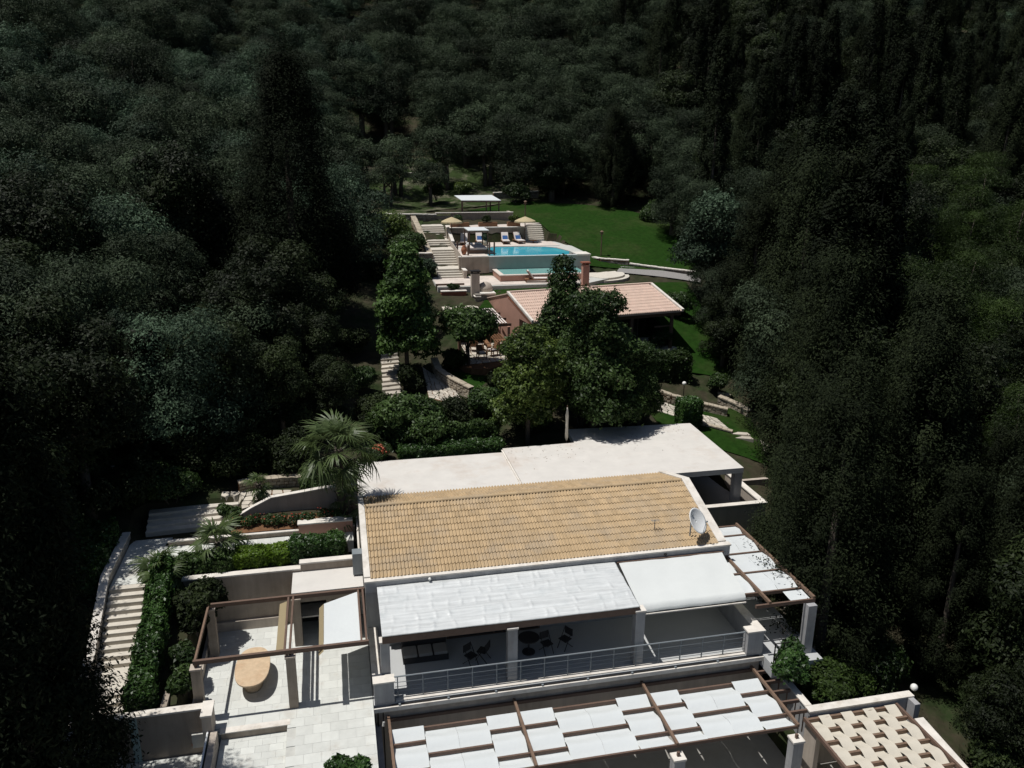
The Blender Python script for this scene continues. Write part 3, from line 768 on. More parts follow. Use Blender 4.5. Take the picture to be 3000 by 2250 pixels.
kt = thing('outdoor_kitchen', 'flat roofed barbecue niche built against the back patio wall', 'outdoor kitchen', (-.9, 32.5, 0))
obj('roof_slab', MB().box(-2.42, .58, 31.62, 33.40, 2.38, 2.52), M['slab'], kt)
obj('side_wall', MB().box(-2.4, -2.15, 31.7, 33.40, 0, 2.378), M['plaster_dk'], kt)
obj('side_wall', MB().box(-1.02, -.80, 31.72, 33.40, 0, 2.378), M['plaster_dk'], kt)
obj('lintel', MB().box(-2.148, .56, 31.70, 31.9, 2.0, 2.377), M['plaster_dk'], kt)
obj('counter', MB().box(-2.145, -1.025, 32.3, 33.3, .86, .94), M['cap'], kt)
obj('niche', MB().box(-2.14, -1.03, 33.3, 33.395, .05, 2.0), M['dark'], kt)
obj('shelf_leg', MB().box(-1.42, -1.30, 32.45, 32.55, 0, .858), M['plaster'], kt)
pp = thing('pergola', 'open brown pergola frame over the oval table patio', 'pergola', (-2.6, 29.5, 0))
for x in (-5.7, -2.52, -2.33, .33, .52): obj('beam', MB().bar((x, 27.46, 2.50), (x, 31.42, 2.50), .075, .14), M['wood2'] if x < -5 else M['wood'], pp)
for (y, n) in ((27.50, 1), (31.36, 1)): obj('beam', MB().bar((-5.76, y, 2.505), (.6, y, 2.505), .12, .165), M['wood'], pp)
for (x, y) in ((-5.86, 27.38), (-5.86, 31.42), (-2.5, 27.44), (-2.42, 31.5), ):
    pl = obj('pillar', MB().box(x, x + .34, y, y + .34, 0, 2.22), M['plaster_dk'], pp, bevel=.01)
    obj('pillar_cap', MB().box(x - .03, x + .37, y - .03, y + .37, 2.222, 2.29), M['plaster'], pl)
    obj('bracket', MB().box(x + .12, x + .22, y + .12, y + .22, 2.292, 2.425), M['wood'], pl)
def sail(u, v):
    yb = 30.62 + .66 * u
    return (-1.08 + 1.42 * u, 27.62 + (yb - 27.62) * v, 2.47 - .05 * math.sin(math.pi * u) * math.sin(math.pi * v) + .02 * u)
obj('shade_sail', MB().grid(sail, 14, 20), M['canvas'], pp, smooth=True)
obj('shade_fold', MB().grid(lambda u, v: (-1.28 + .19 * u, 27.3 + 3.32 * v, 2.28 + .18 * u + .01 * math.sin(20 * v)), 4, 20), M['khaki'], pp, smooth=True)
obj('shade_fold', MB().grid(lambda u, v: (-2.86 + .29 * u - .02 * v, 27.62 + 3.6 * v, 2.33 + .10 * u + .012 * math.sin(17 * v)), 5, 24), M['khaki'], pp, smooth=True)
tb = thing('oval_table', 'oval sandstone table on a thick pedestal in the patio', 'table', (-3.95, 29.4, 0))
def oval(z, sc=1.0):
    out = []
    for k in range(48):
        a = 2 * math.pi * k / 48; ca, sa = math.cos(a), math.sin(a)
        out.append((-3.95 + sc * .67 * math.copysign(abs(ca) ** .8, ca), 29.4 + sc * 1.28 * math.copysign(abs(sa) ** .85, sa)))
    return out
obj('tabletop', MB().prism(oval(0), .69, .76), M['tabletop'], tb, bevel=.015)
obj('pedestal', MB().lathe([(.36, .01), (.33, .06), (.31, .35), (.34, .60), (.42, .688)], -3.95, 29.22, 28, 1, 1.5), M['tabletop'], tb, smooth=True)
# patio front-left wall and lower area
fwall = thing('garden_wall', 'tall taupe wall with white coping at the bottom left of the patio', 'wall', (-7, 26.9, -1))
obj('wall', MB().box(-8.9, -5.47, 26.86, 27.12, -1.2, .93), M['plaster_dk'], fwall)
obj('coping', MB().box(-8.95, -5.48, 26.82, 27.16, .932, 1.0), M['cap'], fwall)
obj('pier', MB().box(-5.468, -5.14, 26.34, 27.14, -1.2, .98), M['plaster'], fwall)
obj('coping', MB().box(-5.50, -5.10, 26.30, 27.18, .982, 1.05), M['cap'], fwall)
obj('pale_strip', MB().box(-8.0, -7.74, 26.82, 26.857, -1.1, .93), M['glass'], fwall)  # thin pale strip running up the wall face
obj('socket', MB().box(-6.0, -5.9, 26.81, 26.857, -.55, -.47), M['terra'], fwall)
lf = struct('lower_left_floor', MB().box(-10.5, -5.02, 14, 26.855, -1.4, -.96), M['grout'])
tiles(lf, -9.8, -5.05, 22.3, 26.8, -.96, .6, .5, M['pave'])
gp = thing('glass_screen', 'slim pale glass screen beside the corner pier and lower floor', 'screen', (-5.3, 24, -.9))
obj('pane', MB().box(-5.32, -5.28, 21, 26.3, -.93, .30), M['glass'], gp)
obj('frame', MB().bar((-5.30, 21, .34), (-5.30, 26.32, .34), .06, .05).bar((-5.30, 26.31, -.93), (-5.30, 26.31, .3), .05, .05), M['white'], gp)
obj('base_wall', MB().box(-5.2, -4.97, 16, 26.335, -1.2, .35), M['plaster'], gp)

# ------------------------------------------------------------------ stairs at far left and garden terraces
def stairs(name, label, cat, x0, x1, ya, za, n, tread, rise, material, skew=0.0, jitter=0.0, xshift=0.0, nose=True):
    t = thing(name, label, cat, ((x0 + x1) / 2, ya, za))
    for i in range(n):
        y = ya + i * tread; z = za + (i + 1) * rise; xs = xshift * i
        j = lambda: random.uniform(-jitter, jitter)
        lo = [(x0 + xs + j(), y + j(), z - rise - .25), (x1 + xs + j(), y + skew + j(), z - rise - .25), (x1 + xs + j(), y + skew + tread + .05, z - rise - .25), (x0 + xs + j(), y + tread + .05, z - rise - .25)]
        hi = [(p[0], p[1], z) for p in lo]
        hi[2] = (hi[2][0], hi[2][1], z); 
        s = obj('step', MB().hexa(lo, hi), material, t, bevel=.012)
    return t
stairs('garden_stairs', 'upper flight of pale stairs between the left wall and the long hedge', 'stairs', -9.78, -8.38, 30.0, 1.0, 11, .275, .1727, M['step'])
struct('stair_landing', MB().box(-9.78, -8.3, 28.6, 29.998, .4, 1.0), M['step'])
stairs('garden_stairs', 'lower flight of pale stairs behind the dark cypress', 'stairs', -9.78, -8.38, 25.3, -.96, 12, .273, .1627, M['step'])
ul = struct('upper_landing', MB().box(-9.78, -8.0, 33.03, 37.2, 2.3, 2.88), M['grout'])
tiles(ul, -9.78, -8.02, 33.05, 37.2, 2.88, .6, .5, M['pave'])
up = struct('upper_path', MB().prism([(-7.998, 35.2), (.3, 35.2), (.3, 36.2), (-7.998, 36.2)], 2.3, 2.88), M['grout'])
tiles(up, -7.98, .3, 35.22, 36.2, 2.88, .6, .49, M['pave'])
sw_ = thing('stair_wall', 'sloping pale wall along the left side of the garden stairs', 'wall', (-10, 31, 0))
pts = [(25.0, -.3), (28.6, 1.5), (30.0, 1.7), (33.2, 3.35), (37.2, 3.35)]
for (ya, za), (yb, zb) in zip(pts, pts[1:]):
    obj('wall', MB().prism([(-10.1, ya), (-9.82, ya), (-9.82, yb), (-10.1, yb)], min(za, zb) - 2.5, [za - .06, za - .06, zb - .06, zb - .06]), M['plaster'], sw_)
    obj('coping', MB().prism([(-10.14, ya), (-9.79, ya), (-9.79, yb), (-10.14, yb)], [za - .057, za - .057, zb - .057, zb - .057], [za, za, zb, zb]), M['cap'], sw_)
bk = thing('bed_kerb', 'low white kerb along the upper garden path and flower bed', 'kerb', (-4, 36.3, 3))
obj('kerb', MB().box(-8.0, .4, 36.21, 36.36, 2.3, 3.12), M['plaster_dk'], bk)
obj('coping', MB().box(-8.03, .4, 36.17, 36.40, 3.122, 3.17), M['cap'], bk)
obj('pier', MB().box(-2.2, .3, 36.05, 36.45, 2.6, 3.5), M['gable'], bk)
obj('coping', MB().box(-2.24, .3, 36.0, 36.49, 3.502, 3.56), M['cap'], bk)
cw = thing('curved_wall', 'plaster garden wall with a raised curving white top behind the flower bed', 'wall', (-3, 37.8, 3.3))
cpts = [(-6.3, 37.0, 3.15), (-5.3, 37.4, 3.45), (-4.4, 37.7, 3.85), (-3.5, 37.9, 4.2), (-2.2, 38.0, 4.3), (-1.0, 38.05, 4.42), (.6, 38.1, 4.45)]
for a, b in zip(cpts, cpts[1:]):
    obj('wall', MB().prism([(a[0], a[1]), (b[0], b[1]), (b[0], b[1] + .22), (a[0], a[1] + .22)], 2.7, [a[2] - .06, b[2] - .06, b[2] - .06, a[2] - .06]), M['plaster'], cw)
    obj('coping', MB().prism([(a[0], a[1] - .03), (b[0], b[1] - .03), (b[0], b[1] + .25), (a[0], a[1] + .25)], [a[2] - .058, b[2] - .058, b[2] - .058, a[2] - .058], [a[2], b[2], b[2], a[2]]), M['cap'], cw)

def flags(name, P00, P10, P11, P01, nu, nv, zlift, material, th=.05, zf=None, cap=150):
    """irregular flagstones on a quad patch, each stone an object under one path structure"""
    def bil(u, v):
        return ((1 - u) * (1 - v) * P00[0] + u * (1 - v) * P10[0] + u * v * P11[0] + (1 - u) * v * P01[0],
                (1 - u) * (1 - v) * P00[1] + u * (1 - v) * P10[1] + u * v * P11[1] + (1 - u) * v * P01[1])
    zf = zf or tz
    g = {}
    for j in range(nv + 1):
        for i in range(nu + 1):
            ju = random.uniform(-.32, .32) / nu if 0 < i < nu else 0; jv = random.uniform(-.32, .32) / nv
            g[i, j] = bil(i / nu + ju, min(max(j / nv + jv, 0), 1))
    def sheet(u, v):
        p = bil(u, v); return (p[0], p[1], zf(*p) + zlift - .035)
    o = struct(name, MB().grid(sheet, max(nu // 2, 2), max(nv // 2, 2)), M['soil'])
    for j in range(nv):
        for i in range(nu):
            q = [g[i, j], g[i + 1, j], g[i + 1, j + 1], g[i, j + 1]]
            cx, cy = sum(p[0] for p in q) / 4, sum(p[1] for p in q) / 4
            pts = []
            for k in range(4):
                a, b = q[k], q[(k + 1) % 4]
                for t in (0, .5):
                    x, y = a[0] + (b[0] - a[0]) * t, a[1] + (b[1] - a[1]) * t
                    s = .90 if t else .84
                    pts.append((cx + (x - cx) * s, cy + (y - cy) * s))
            ar = sum(pts[k][0] * pts[(k + 1) % 8][1] - pts[(k + 1) % 8][0] * pts[k][1] for k in range(8))
            if ar < 0: pts = pts[::-1]
            z = zf(cx, cy) + zlift + random.uniform(-.012, .012)
            zt = [z + (zf(*p) + zlift - z) for p in pts]
            obj('flagstone', MB().prism(pts, [a - th for a in zt], zt), material, o)
    return o
flags('stone_path', (-6.3, 37.9), (-3.0, 38.7), (-2.6, 39.8), (-6.0, 39.9), 8, 4, .08, M['flag'])
flags('stone_path', (20.6, 49.3), (25.2, 46.6), (25.0, 48.2), (20.8, 51.0), 12, 5, .10, M['flag'])
flags('stone_path', (25.3, 44.6), (26.6, 43.2), (27.6, 45.0), (26.2, 46.2), 5, 5, .06, M['flag'])
flags('stone_path', (5.8, 51.5), (8.2, 49.5), (7.4, 53.3), (5.9, 56.2), 6, 12, .09, M['flag'])
stairs('garden_stairs', 'two pale stone steps crossing the flagged path right of the flat roof', 'stairs', 24.9, 26.2, 45.7, tz(25.4, 45.7) - .05, 2, .45, .12, M['flag'], -.55, .02)
stairs('garden_stairs', 'shadowed stone steps climbing behind the small palm', 'stairs', -9.3, -5.2, 37.6, 2.9, 4, .4, .14, M['step'], .25, .05)
stairs('garden_stairs', 'rough stone stairs climbing beside the pyramidal bright tree', 'stairs', 2.75, 4.0, 50.8, 4.25, 12, .62, .135, M['flag'], .2, .06, .035)
stairs('garden_stairs', 'three short stone steps beside the curved stone wall', 'stairs', 5.7, 7.0, 56.2, 4.85, 3, .5, .16, M['flag'], -.5, .03)

# ------------------------------------------------------------------ stone walls
def stone_wall(label, path, h, th, material, course=.16, cap=True, base=None, name='stone_wall'):
    t = thing(name, label, 'wall', (path[0][0], path[0][1], base if base is not None else tz(*path[0][:2])))
    core, stn, tops = MB(), MB(), MB()
    tint = []
    for a, b in zip(path, path[1:]):
        L = math.dist(a[:2], b[:2]); d = ((b[0] - a[0]) / L, (b[1] - a[1]) / L); nrm = (d[1], -d[0])
        n = max(1, int(L / .3))
        za0 = a[2] if len(a) > 2 else tz(*a[:2]); zb0 = b[2] if len(b) > 2 else tz(*b[:2])
        p0 = [(a[0] + nrm[0] * th * s, a[1] + nrm[1] * th * s) for s in (.5, -.5)]; p1 = [(b[0] + nrm[0] * th * s, b[1] + nrm[1] * th * s) for s in (.5, -.5)]
        core.prism([p0[0], p1[0], p1[1], p0[1]], [za0 - .4, zb0 - .4, zb0 - .4, za0 - .4], [za0 + h - .04, zb0 + h - .04, zb0 + h - .04, za0 + h - .04])
        rows = int(h / course)
        for r in range(-1, rows):
            x = -random.uniform(0, .15)
            while x < L:
                wl = random.uniform(.16, .42)
                x0, x1 = max(x, 0), min(x + wl, L); x += wl
                if x1 - x0 < .06: continue
                for side in (1, -1):
                    k0, k1 = x0 / L, x1 / L
                    zc = za0 + (zb0 - za0) * (k0 + k1) / 2 + r * course
                    pr_ = th / 2 + random.uniform(.012, .05)
                    g = .014
                    c0 = (a[0] + d[0] * (x0 + g), a[1] + d[1] * (x0 + g)); c1 = (a[0] + d[0] * (x1 - g), a[1] + d[1] * (x1 - g))
                    f0 = (c0[0] + nrm[0] * side * pr_, c0[1] + nrm[1] * side * pr_); f1 = (c1[0] + nrm[0] * side * pr_, c1[1] + nrm[1] * side * pr_)
                    poly = [c0, c1, f1, f0] if side < 0 else [c0, f0, f1, c1]
                    stn.prism(poly, zc + g, zc + course - g + random.uniform(-.02, .01)); tint += [random.uniform(-.6, .6)] * 6
        if cap:
            for i in range(n):
                k0, k1 = i / n, (i + 1) / n
                z0 = za0 + (zb0 - za0) * k0 + h; z1 = za0 + (zb0 - za0) * k1 + h
                q = lambda k, s: (a[0] + (b[0] - a[0]) * k + nrm[0] * s, a[1] + (b[1] - a[1]) * k + nrm[1] * s)
                hw = th / 2 + .05 + random.uniform(0, .03)
                dz = random.uniform(-.01, .02)
                poly = [q(k0 + .02 / n, hw), q(k1 - .02 / n, hw), q(k1 - .02 / n, -hw), q(k0 + .02 / n, -hw)]
                tops.prism(poly, [z0 - .04, z1 - .04, z1 - .04, z0 - .04], [z0 + .04 + dz, z1 + .04 + dz, z1 + .04 + dz, z0 + .04 + dz])
    obj('core', core, M['soil'], t)
    o = obj('stone', stn, material, t, kind='stuff')
    at = o.data.attributes.new('tint', 'FLOAT', 'FACE'); at.data.foreach_set('value', tint)
    if cap: obj('coping_stone', tops, M['cap'] if material is M['stonegrey'] else M['stone'], t, kind='stuff')
    return t
stone_wall('curved honey stone wall beside the flagged path below the terrace', [(6.75, 56.0), (6.85, 54.2), (7.35, 53.0), (7.9, 52.0), (8.6, 51.0)], .75, .35, M['stone'])
stone_wall('low stone wall above the flagged path right of the flat roof', [(20.3, 51.3), (21.4, 51.2), (22.6, 50.4), (24.0, 49.7), (26.0, 48.6)], .55, .35, M['stone'])
stone_wall('low stone edging below the flagged path right of the flat roof', [(22.3, 48.2), (23.8, 47.2), (25.2, 46.2)], .18, .25, M['stone'])
stone_wall('grey dry stone wall holding up the lawn beside the gravel path', [(24.9, 75.9, 9.0), (25.3, 74.9, 9.0), (27.7, 73.6, 8.95)], .95, .4, M['stonegrey'])
stone_wall('lower grey dry stone wall continuing right towards the trees', [(27.75, 73.6, 8.75), (30.4, 72.2, 8.5), (33.2, 70.6, 8.3)], .85, .4, M['stonegrey'])
stone_wall('pale rubble wall at the top of the stairs behind the small palm', [(-5.2, 39.9), (-4.3, 40.2), (-2.6, 40.4), (-1.0, 40.4)], .5, .35, M['stone'])
stone_wall('dark rubble wall in the clearing behind the lawn', [(19.5, 99.0), (22, 99.0), (25, 98.5)], .8, .5, M['stonegrey'])
stone_wall('short rubble terrace wall in the olive grove above the clearing', [(9, 107.5), (14, 108)], .5, .5, M['stonegrey'])
stone_wall('short rubble wall with gaps on the path edge near the junipers', [(26.3, 50.6), (27.2, 49.6), (27.7, 48.6)], .5, .4, M['stone'])
patch('gravel_path', [(25.8, 71.7), (26.9, 73.5)], [(33.0, 68.7), (33.5, 70.2)], M['gravel'], 20, 6, .12)

# ------------------------------------------------------------------ pool house
ph = thing('pool_house', 'pool house with rose tiled pitched roof and salmon gable', 'house', (19, 59, 5.5))
ca, sa = math.cos(R_(9.0)), math.sin(R_(9.0))
PO = (12.92, 60.0)
def Q(a, b, z): return (PO[0] + a * ca - b * sa, PO[1] + a * sa + b * ca, z)
LN = 12.6; RB = 5.2; FB = -4.9; RZ, EZ, BZ = 9.68, 8.45, 8.38
def qbox(m, a0, a1, b0, b1, z0, z1):
    return m.hexa([Q(a0, b0, z0), Q(a1, b0, z0), Q(a1, b1, z0), Q(a0, b1, z0)], [Q(a0, b0, z1), Q(a1, b0, z1), Q(a1, b1, z1), Q(a0, b1, z1)])
g = MB()
gp_ = [(FB + .15, EZ - .16), (0, RZ - .10), (RB, BZ - .12), (RB, 5.2), (FB + 2.6, 5.2), (FB + 2.6, EZ - .3), (FB + .15, EZ - .3)]
g.add([Q(.08, b, z) for b, z in gp_] + [Q(.38, b, z) for b, z in gp_], [(6, 5, 4, 3, 2, 1, 0), (7, 8, 9, 10, 11, 12, 13)] + [(i, (i + 1) % 7, 7 + (i + 1) % 7, 7 + i) for i in range(7)])
obj('gable', g, M['gable'], ph)
obj('gable_beam', MB().add([Q(.04, FB + .3, EZ - .12), Q(.04, FB + .3, EZ - .20), Q(.04, 0, RZ - .32), Q(.04, 0, RZ - .24), Q(.075, FB + .3, EZ - .12), Q(.075, FB + .3, EZ - .20), Q(.075, 0, RZ - .32), Q(.075, 0, RZ - .24)], [(0, 3, 2, 1), (4, 5, 6, 7), (0, 1, 5, 4), (1, 2, 6, 5), (2, 3, 7, 6), (3, 0, 4, 7)]), M['terra'], ph)
obj('wall', qbox(qbox(MB(), .39, 9.0, FB + 2.4, RB - .1, 5.2, 8.1), 9.001, 10.2, FB + 2.6, RB - .2, 5.2, 8.1), M['plaster_dk'], ph)
obj('doorway', qbox(MB(), 8.0, 10.0, FB + 2.33, FB + 2.395, 5.45, 7.7), M['dark'], ph)
obj('floor', qbox(MB(), -.2, LN - .2, FB + .2, RB, 5.0, 5.46), M['flag'], ph)
obj('eave_beam', qbox(MB(), .1, LN - .05, FB + .25, FB + .45, EZ - .42, EZ - .18), M['wood'], ph)
for a in (.3, 4.2, 8.2, 11.7): obj('post', qbox(MB(), a, a + .22, FB + .25, FB + .45, 4.9, EZ - .42), M['wood'], ph)
obj('rail', qbox(qbox(MB(), 10.3, 11.7, FB + .3, FB + .4, 7.2, 7.3), 10.3, 11.9, FB + .3, FB + .42, 6.3, 6.42), M['wood'], ph)
rfm = MB().add([Q(0, FB, EZ - .12), Q(LN, FB, EZ - .12), Q(LN, 0, RZ - .08), Q(0, 0, RZ - .08), Q(0, RB, BZ - .08), Q(LN, RB, BZ - .08), Q(0, FB, EZ - .02), Q(LN, FB, EZ - .02), Q(LN, 0, RZ), Q(0, 0, RZ), Q(0, RB, BZ), Q(LN, RB, BZ)],
    [(0, 3, 2, 1), (3, 4, 5, 2), (6, 7, 8, 9), (9, 8, 11, 10), (0, 1, 7, 6), (5, 4, 10, 11), (1, 2, 8, 7), (2, 5, 11, 8), (0, 6, 9, 3), (3, 9, 10, 4)])
prf = obj('roof', rfm, M['tile2'], ph)
tw2 = .31; n2 = int((LN - .3) / tw2); s2 = math.hypot(FB, RZ - EZ); r2n = 10; tl2 = s2 / r2n; p2 = math.atan2(RZ - EZ, -FB)
_, tmb2 = tilemesh('tmp', tw2, tl2)
rot2 = Matrix.Rotation(R_(9.0), 3, 'Z') @ Matrix.Rotation(p2, 3, 'X')
pl2 = []
for r in range(r2n):
    for c in range(n2):
        d = (r + .5) * tl2
        pl2.append((Vector(Q(.2 + (c + .5) * tw2, FB + d * math.cos(p2), EZ + d * math.sin(p2) + .01)), rot2))
big = MB(); tnt = []
V = np.array(tmb2.v); V[:, 2] *= 1.35; tmb2.v = [tuple(q) for q in V]
joined('roof_tiling', tmb2, [(l - 0 * l, r) for l, r in pl2], M['tile2'], prf, None)
obj('verge', MB().bar(Q(.06, FB, EZ + .06), Q(.06, 0, RZ + .08), .16, .14).bar(Q(LN - .06, FB, EZ + .06), Q(LN - .06, 0, RZ + .08), .2, .12), M['cap'], prf)
obj('ridge_tile', MB().bar(Q(0, 0, RZ + .07), Q(LN, 0, RZ + .07), .26, .12), M['tile2'], prf)
ch = obj('chimney', MB().box(19.33, 19.85, 61.4, 61.9, 8.6, 11.45), M['gable'], ph)
obj('chimney_cap', MB().box(19.25, 19.93, 61.32, 61.98, 11.55, 11.66).box(19.36, 19.46, 61.42, 61.52, 11.45, 11.55).box(19.72, 19.82, 61.42, 61.52, 11.45, 11.55).box(19.36, 19.46, 61.78, 61.88, 11.45, 11.55).box(19.72, 19.82, 61.78, 61.88, 11.45, 11.55), M['brick'], ch)
# slatted pergola left of the pool house
pq = thing('pergola', 'slatted brown pergola left of the pool house gable', 'pergola', (11, 61, 5.5))
for i, b in enumerate((57.4, 59.4, 61.4, 63.4, 65.3)):
    x0 = 8.6; x1 = 12.9 - (65.3 - b) * .02
    obj('beam', MB().bar((x0, b - .1, 7.75), (x1, b + .35, 7.75), .14, .2), M['wood'], pq)
for i in range(4):
    for k in range(6):
        x = 11.3 + k * .21
        y0 = 57.6 + i * 2.0
        obj('slat', MB().bar((x, y0, 7.90), (x - .02, y0 + 1.7, 7.90), .11, .03), M['cushion'], pq)
for (x, y) in ((12.5, 57.5), (12.4, 63.5), (8.8, 57.4), (8.8, 65)): obj('post', MB().box(x - .1, x + .1, y - .1, y + .1, 5.2, 7.65), M['gable'], pq)
ft = struct('front_terrace', MB().prism([(7.6, 57.2), (8.7, 55.4), (9.2, 54.5), (10.4, 54.2), (12.4, 56.0), (13.6, 57.5), (13.0, 63), (8.5, 64)], 4.6, 5.40), M['soil'])
flags('terrace_paving', (8.4, 55.4), (12.2, 56.2), (12.8, 62.5), (8.6, 63), 8, 14, .0, M['flag'], .05, lambda x, y: 5.46)
def armchair(x, y, a, label):
    t = thing('armchair', label, 'chair', (x, y, 5.47), 'teak armchairs on the stone terrace'); t.rotation_euler.z = a
    def P(n, mb, m_): me = mb.mesh(n); me.materials.append(m_); inst(n, me, t, (0, 0, 0))
    P('seat', MB().box(-.3, .3, -.3, .3, .36, .44), M['teak']); P('backrest', MB().hexa([(-.3, .26, .44), (.3, .26, .44), (.3, .34, .44), (-.3, .34, .44)], [(-.3, .38, .95), (.3, .38, .95), (.3, .45, .95), (-.3, .45, .95)]), M['teak'])
    P('cushion', MB().box(-.26, .26, -.28, .24, .442, .52), M['cushion'])
    for sx in (-.28, .28):
        P('armrest', MB().box(sx - .04, sx + .04, -.3, .34, .62, .66), M['teak'])
        for sy in (-.27, .27): P('leg', MB().box(sx - .03, sx + .03, sy - .03, sy + .03, 0, .62), M['teak'])
for x, y, a, lb in ((10.35, 56.9, .1, 'teak armchair facing away, nearest the terrace edge'), (11.3, 57.6, -1.2, 'teak armchair turned sideways beside the low table'), (10.2, 59.3, 3.0, 'teak armchair farther back on the stone terrace')):
    armchair(x, y, a, lb)
t = thing('dining_table', 'long teak table on the terrace beside the pool house', 'table', (12.2, 59.6, 5.46))
obj('tabletop', MB().box(11.75, 12.65, 58.6, 61.2, 6.18, 6.24), M['teak'], t)
for x in (11.82, 12.5):
    for y in (58.7, 61.05): obj('leg', MB().box(x, x + .08, y, y + .08, 5.46, 6.178), M['teak'], t)
obj('bench', MB().box(11.2, 11.5, 58.8, 61.0, 5.85, 5.91).box(11.25, 11.45, 58.9, 58.98, 5.46, 5.848).box(11.25, 11.45, 60.8, 60.88, 5.46, 5.848), M['teak'], t)
# outdoor oven
ov = thing('stone_oven', 'stone barbecue with tall square chimney above the pergola', 'barbecue', (11.9, 65.5, 8))
def rubble_box(m, x0, x1, y0, y1, z0, z1, c=.17):
    m.box(x0, x1, y0, y1, z0, z1)
    for r in range(int((z1 - z0) / c)):
        z = z0 + r * c
        for (fx0, fx1, yy, s) in ((x0, x1, y0, -1),):
            x = fx0
            while x < fx1 - .05:
                wl = min(random.uniform(.2, .45), fx1 - x); m.box(x + .012, x + wl - .012, yy - random.uniform(.015, .05), yy + .02, z + .012, z + c - .012); x += wl
        y = y0
        while y < y1 - .05:
            wl = min(random.uniform(.2, .45), y1 - y); m.box(x0 - random.uniform(.015, .05), x0 + .02, y + .012, y + wl - .012, z + .012, z + c - .012); y += wl
    return m
obj('base', rubble_box(MB(), 11.3, 12.85, 64.6, 66.6, 6.9, 8.75), M['stonegrey'], ov, kind='stuff')
obj('hearth', MB().box(11.72, 12.95, 64.5, 66.65, 8.752, 8.86).box(11.2, 11.71, 64.5, 65.4, 8.56, 8.62), M['cap'], ov)
obj('chimney', MB().box(11.1, 11.75, 65.3, 65.95, 8.3, 10.35), M['plaster'], ov)
obj('chimney_cap', MB().box(11.02, 11.83, 65.22, 66.03, 10.5, 10.58).box(11.12, 11.2, 65.32, 65.4, 10.352, 10.5).box(11.65, 11.73, 65.32, 65.4, 10.352, 10.5).box(11.65, 11.73, 65.85, 65.93, 10.352, 10.5).box(11.12, 11.2, 65.85, 65.93, 10.352, 10.5), M['black'], ov)
obj('hood', MB().lathe([(.62, 8.862), (.6, 9.15), (.45, 9.45), (.15, 9.6), (.02, 9.62)], 12.3, 65.7, 18), M['plaster'], ov, smooth=True)
pb_ = thing('planter', 'long brick planter beside the stone barbecue', 'planter', (9.8, 66, 8))
obj('wall', rubble_box(MB(), 8.7, 10.75, 66.0, 66.4, 7.9, 8.8, .13), M['brick'], pb_, kind='stuff')
obj('coping', MB().box(8.65, 10.8, 65.93, 66.45, 8.802, 8.87), M['cap'], pb_)
obj('soil', MB().box(8.7, 10.75, 66.45, 67.3, 8.0, 8.75), M['soil'], pb_)
obj('back_beam', MB().box(8.4, 10.8, 67.32, 67.45, 8.0, 9.25), M['wood'], pb_)
t = struct('barbecue_terrace', MB().prism([(8.4, 61.5), (11.25, 61.5), (11.25, 65.95), (8.4, 65.95)], 6.5, 8.0), M['flag'])

# ------------------------------------------------------------------ pool
pool = thing('swimming_pool', 'turquoise swimming pool with raised grey front wall', 'swimming pool', (18, 75, 9))
obj('wall', MB().box(13.82, 22.6, 72.0, 72.28, 8.9, 10.74), M['poolwall'], pool)
obj('wall', MB().box(11.1, 13.818, 71.98, 72.32, 8.8, 10.74), M['plaster_dk'], pool)
obj('wall', MB().box(22.602, 23.3, 72.0, 74.4, 8.9, 10.70), M['poolwall'], pool)
obj('coping', MB().box(11.05, 13.80, 71.93, 72.37, 10.742, 10.83).box(22.0, 23.35, 71.95, 73.6, 10.702, 10.83), M['cap'], pool)
obj('overflow_edge', MB().box(13.802, 22.0, 71.95, 72.20, 10.742, 10.80), M['white'], pool)
obj('basin', MB().prism([(13.85, 72.3), (21.6, 72.3), (21.9, 74.5), (21.2, 77.4), (18.5, 78.3), (14.6, 78.3)], 9.2, 9.3), M['white'], pool)
obj('water', MB().prism([(13.75, 72.202), (21.3, 72.202), (21.95, 74.2), (21.3, 77.0), (20.5, 77.75), (18.5, 78.25), (15.6, 78.4), (14.9, 77.9), (14.4, 76)], 10.5, 10.775), M['water'], pool)
pl_ = thing('plunge_pool', 'shallow lower pool with pale green water under the pool wall', 'pool', (17.8, 70, 9))
obj('wall', MB().box(14.15, 22.0, 68.45, 68.75, 9.0, 9.58).box(14.15, 14.45, 68.752, 71.99, 9.0, 9.58), M['gable'], pl_)
obj('coping', MB().box(14.1, 22.0, 68.4, 68.8, 9.582, 9.66).box(14.1, 14.5, 68.802, 71.98, 9.582, 9.66), M['pooldeck'], pl_)
obj('water', MB().box(14.502, 22.0, 68.802, 71.97, 9.2, 9.61), M['water2'], pl_)
ld = struct('lower_pool_deck', MB().prism([(8.5, 66.8), (13.0, 66.6), (21.6, 66.8), (25.2, 69.6), (26.2, 71.6), (26.3, 73.2), (25.6, 74.6), (23.0, 75.2), (22.9, 71.97), (8.5, 71.97)], 8.3, 9.07), M['grout'])
k = tiles(ld, 8.55, 14.05, 66.95, 71.9, 9.07, .7, .7, M['pooldeck'])
k += tiles(ld, 14.1, 21.5, 66.95, 68.35, 9.07, .7, .7, M['pooldeck'])
k += tiles(ld, 22.1, 25.0, 69.6, 74.5, 9.07, .7, .7, M['pooldeck'])
ud = struct('upper_pool_deck', MB().prism([(11.35, 72.33), (13.78, 72.33), (14.3, 76), (14.85, 78.0), (15.6, 78.5), (18.5, 78.35), (20.6, 77.85), (21.5, 77.0), (22.05, 74.3), (22.0, 73.62), (23.2, 73.62), (23.3, 78), (22.3, 82.6), (19.6, 82.0), (11.35, 82.0)], 9.9, 10.80), M['grout'])
tiles(ud, 11.45, 22.2, 78.5, 82.0, 10.80, .7, .7, M['pooldeck'])
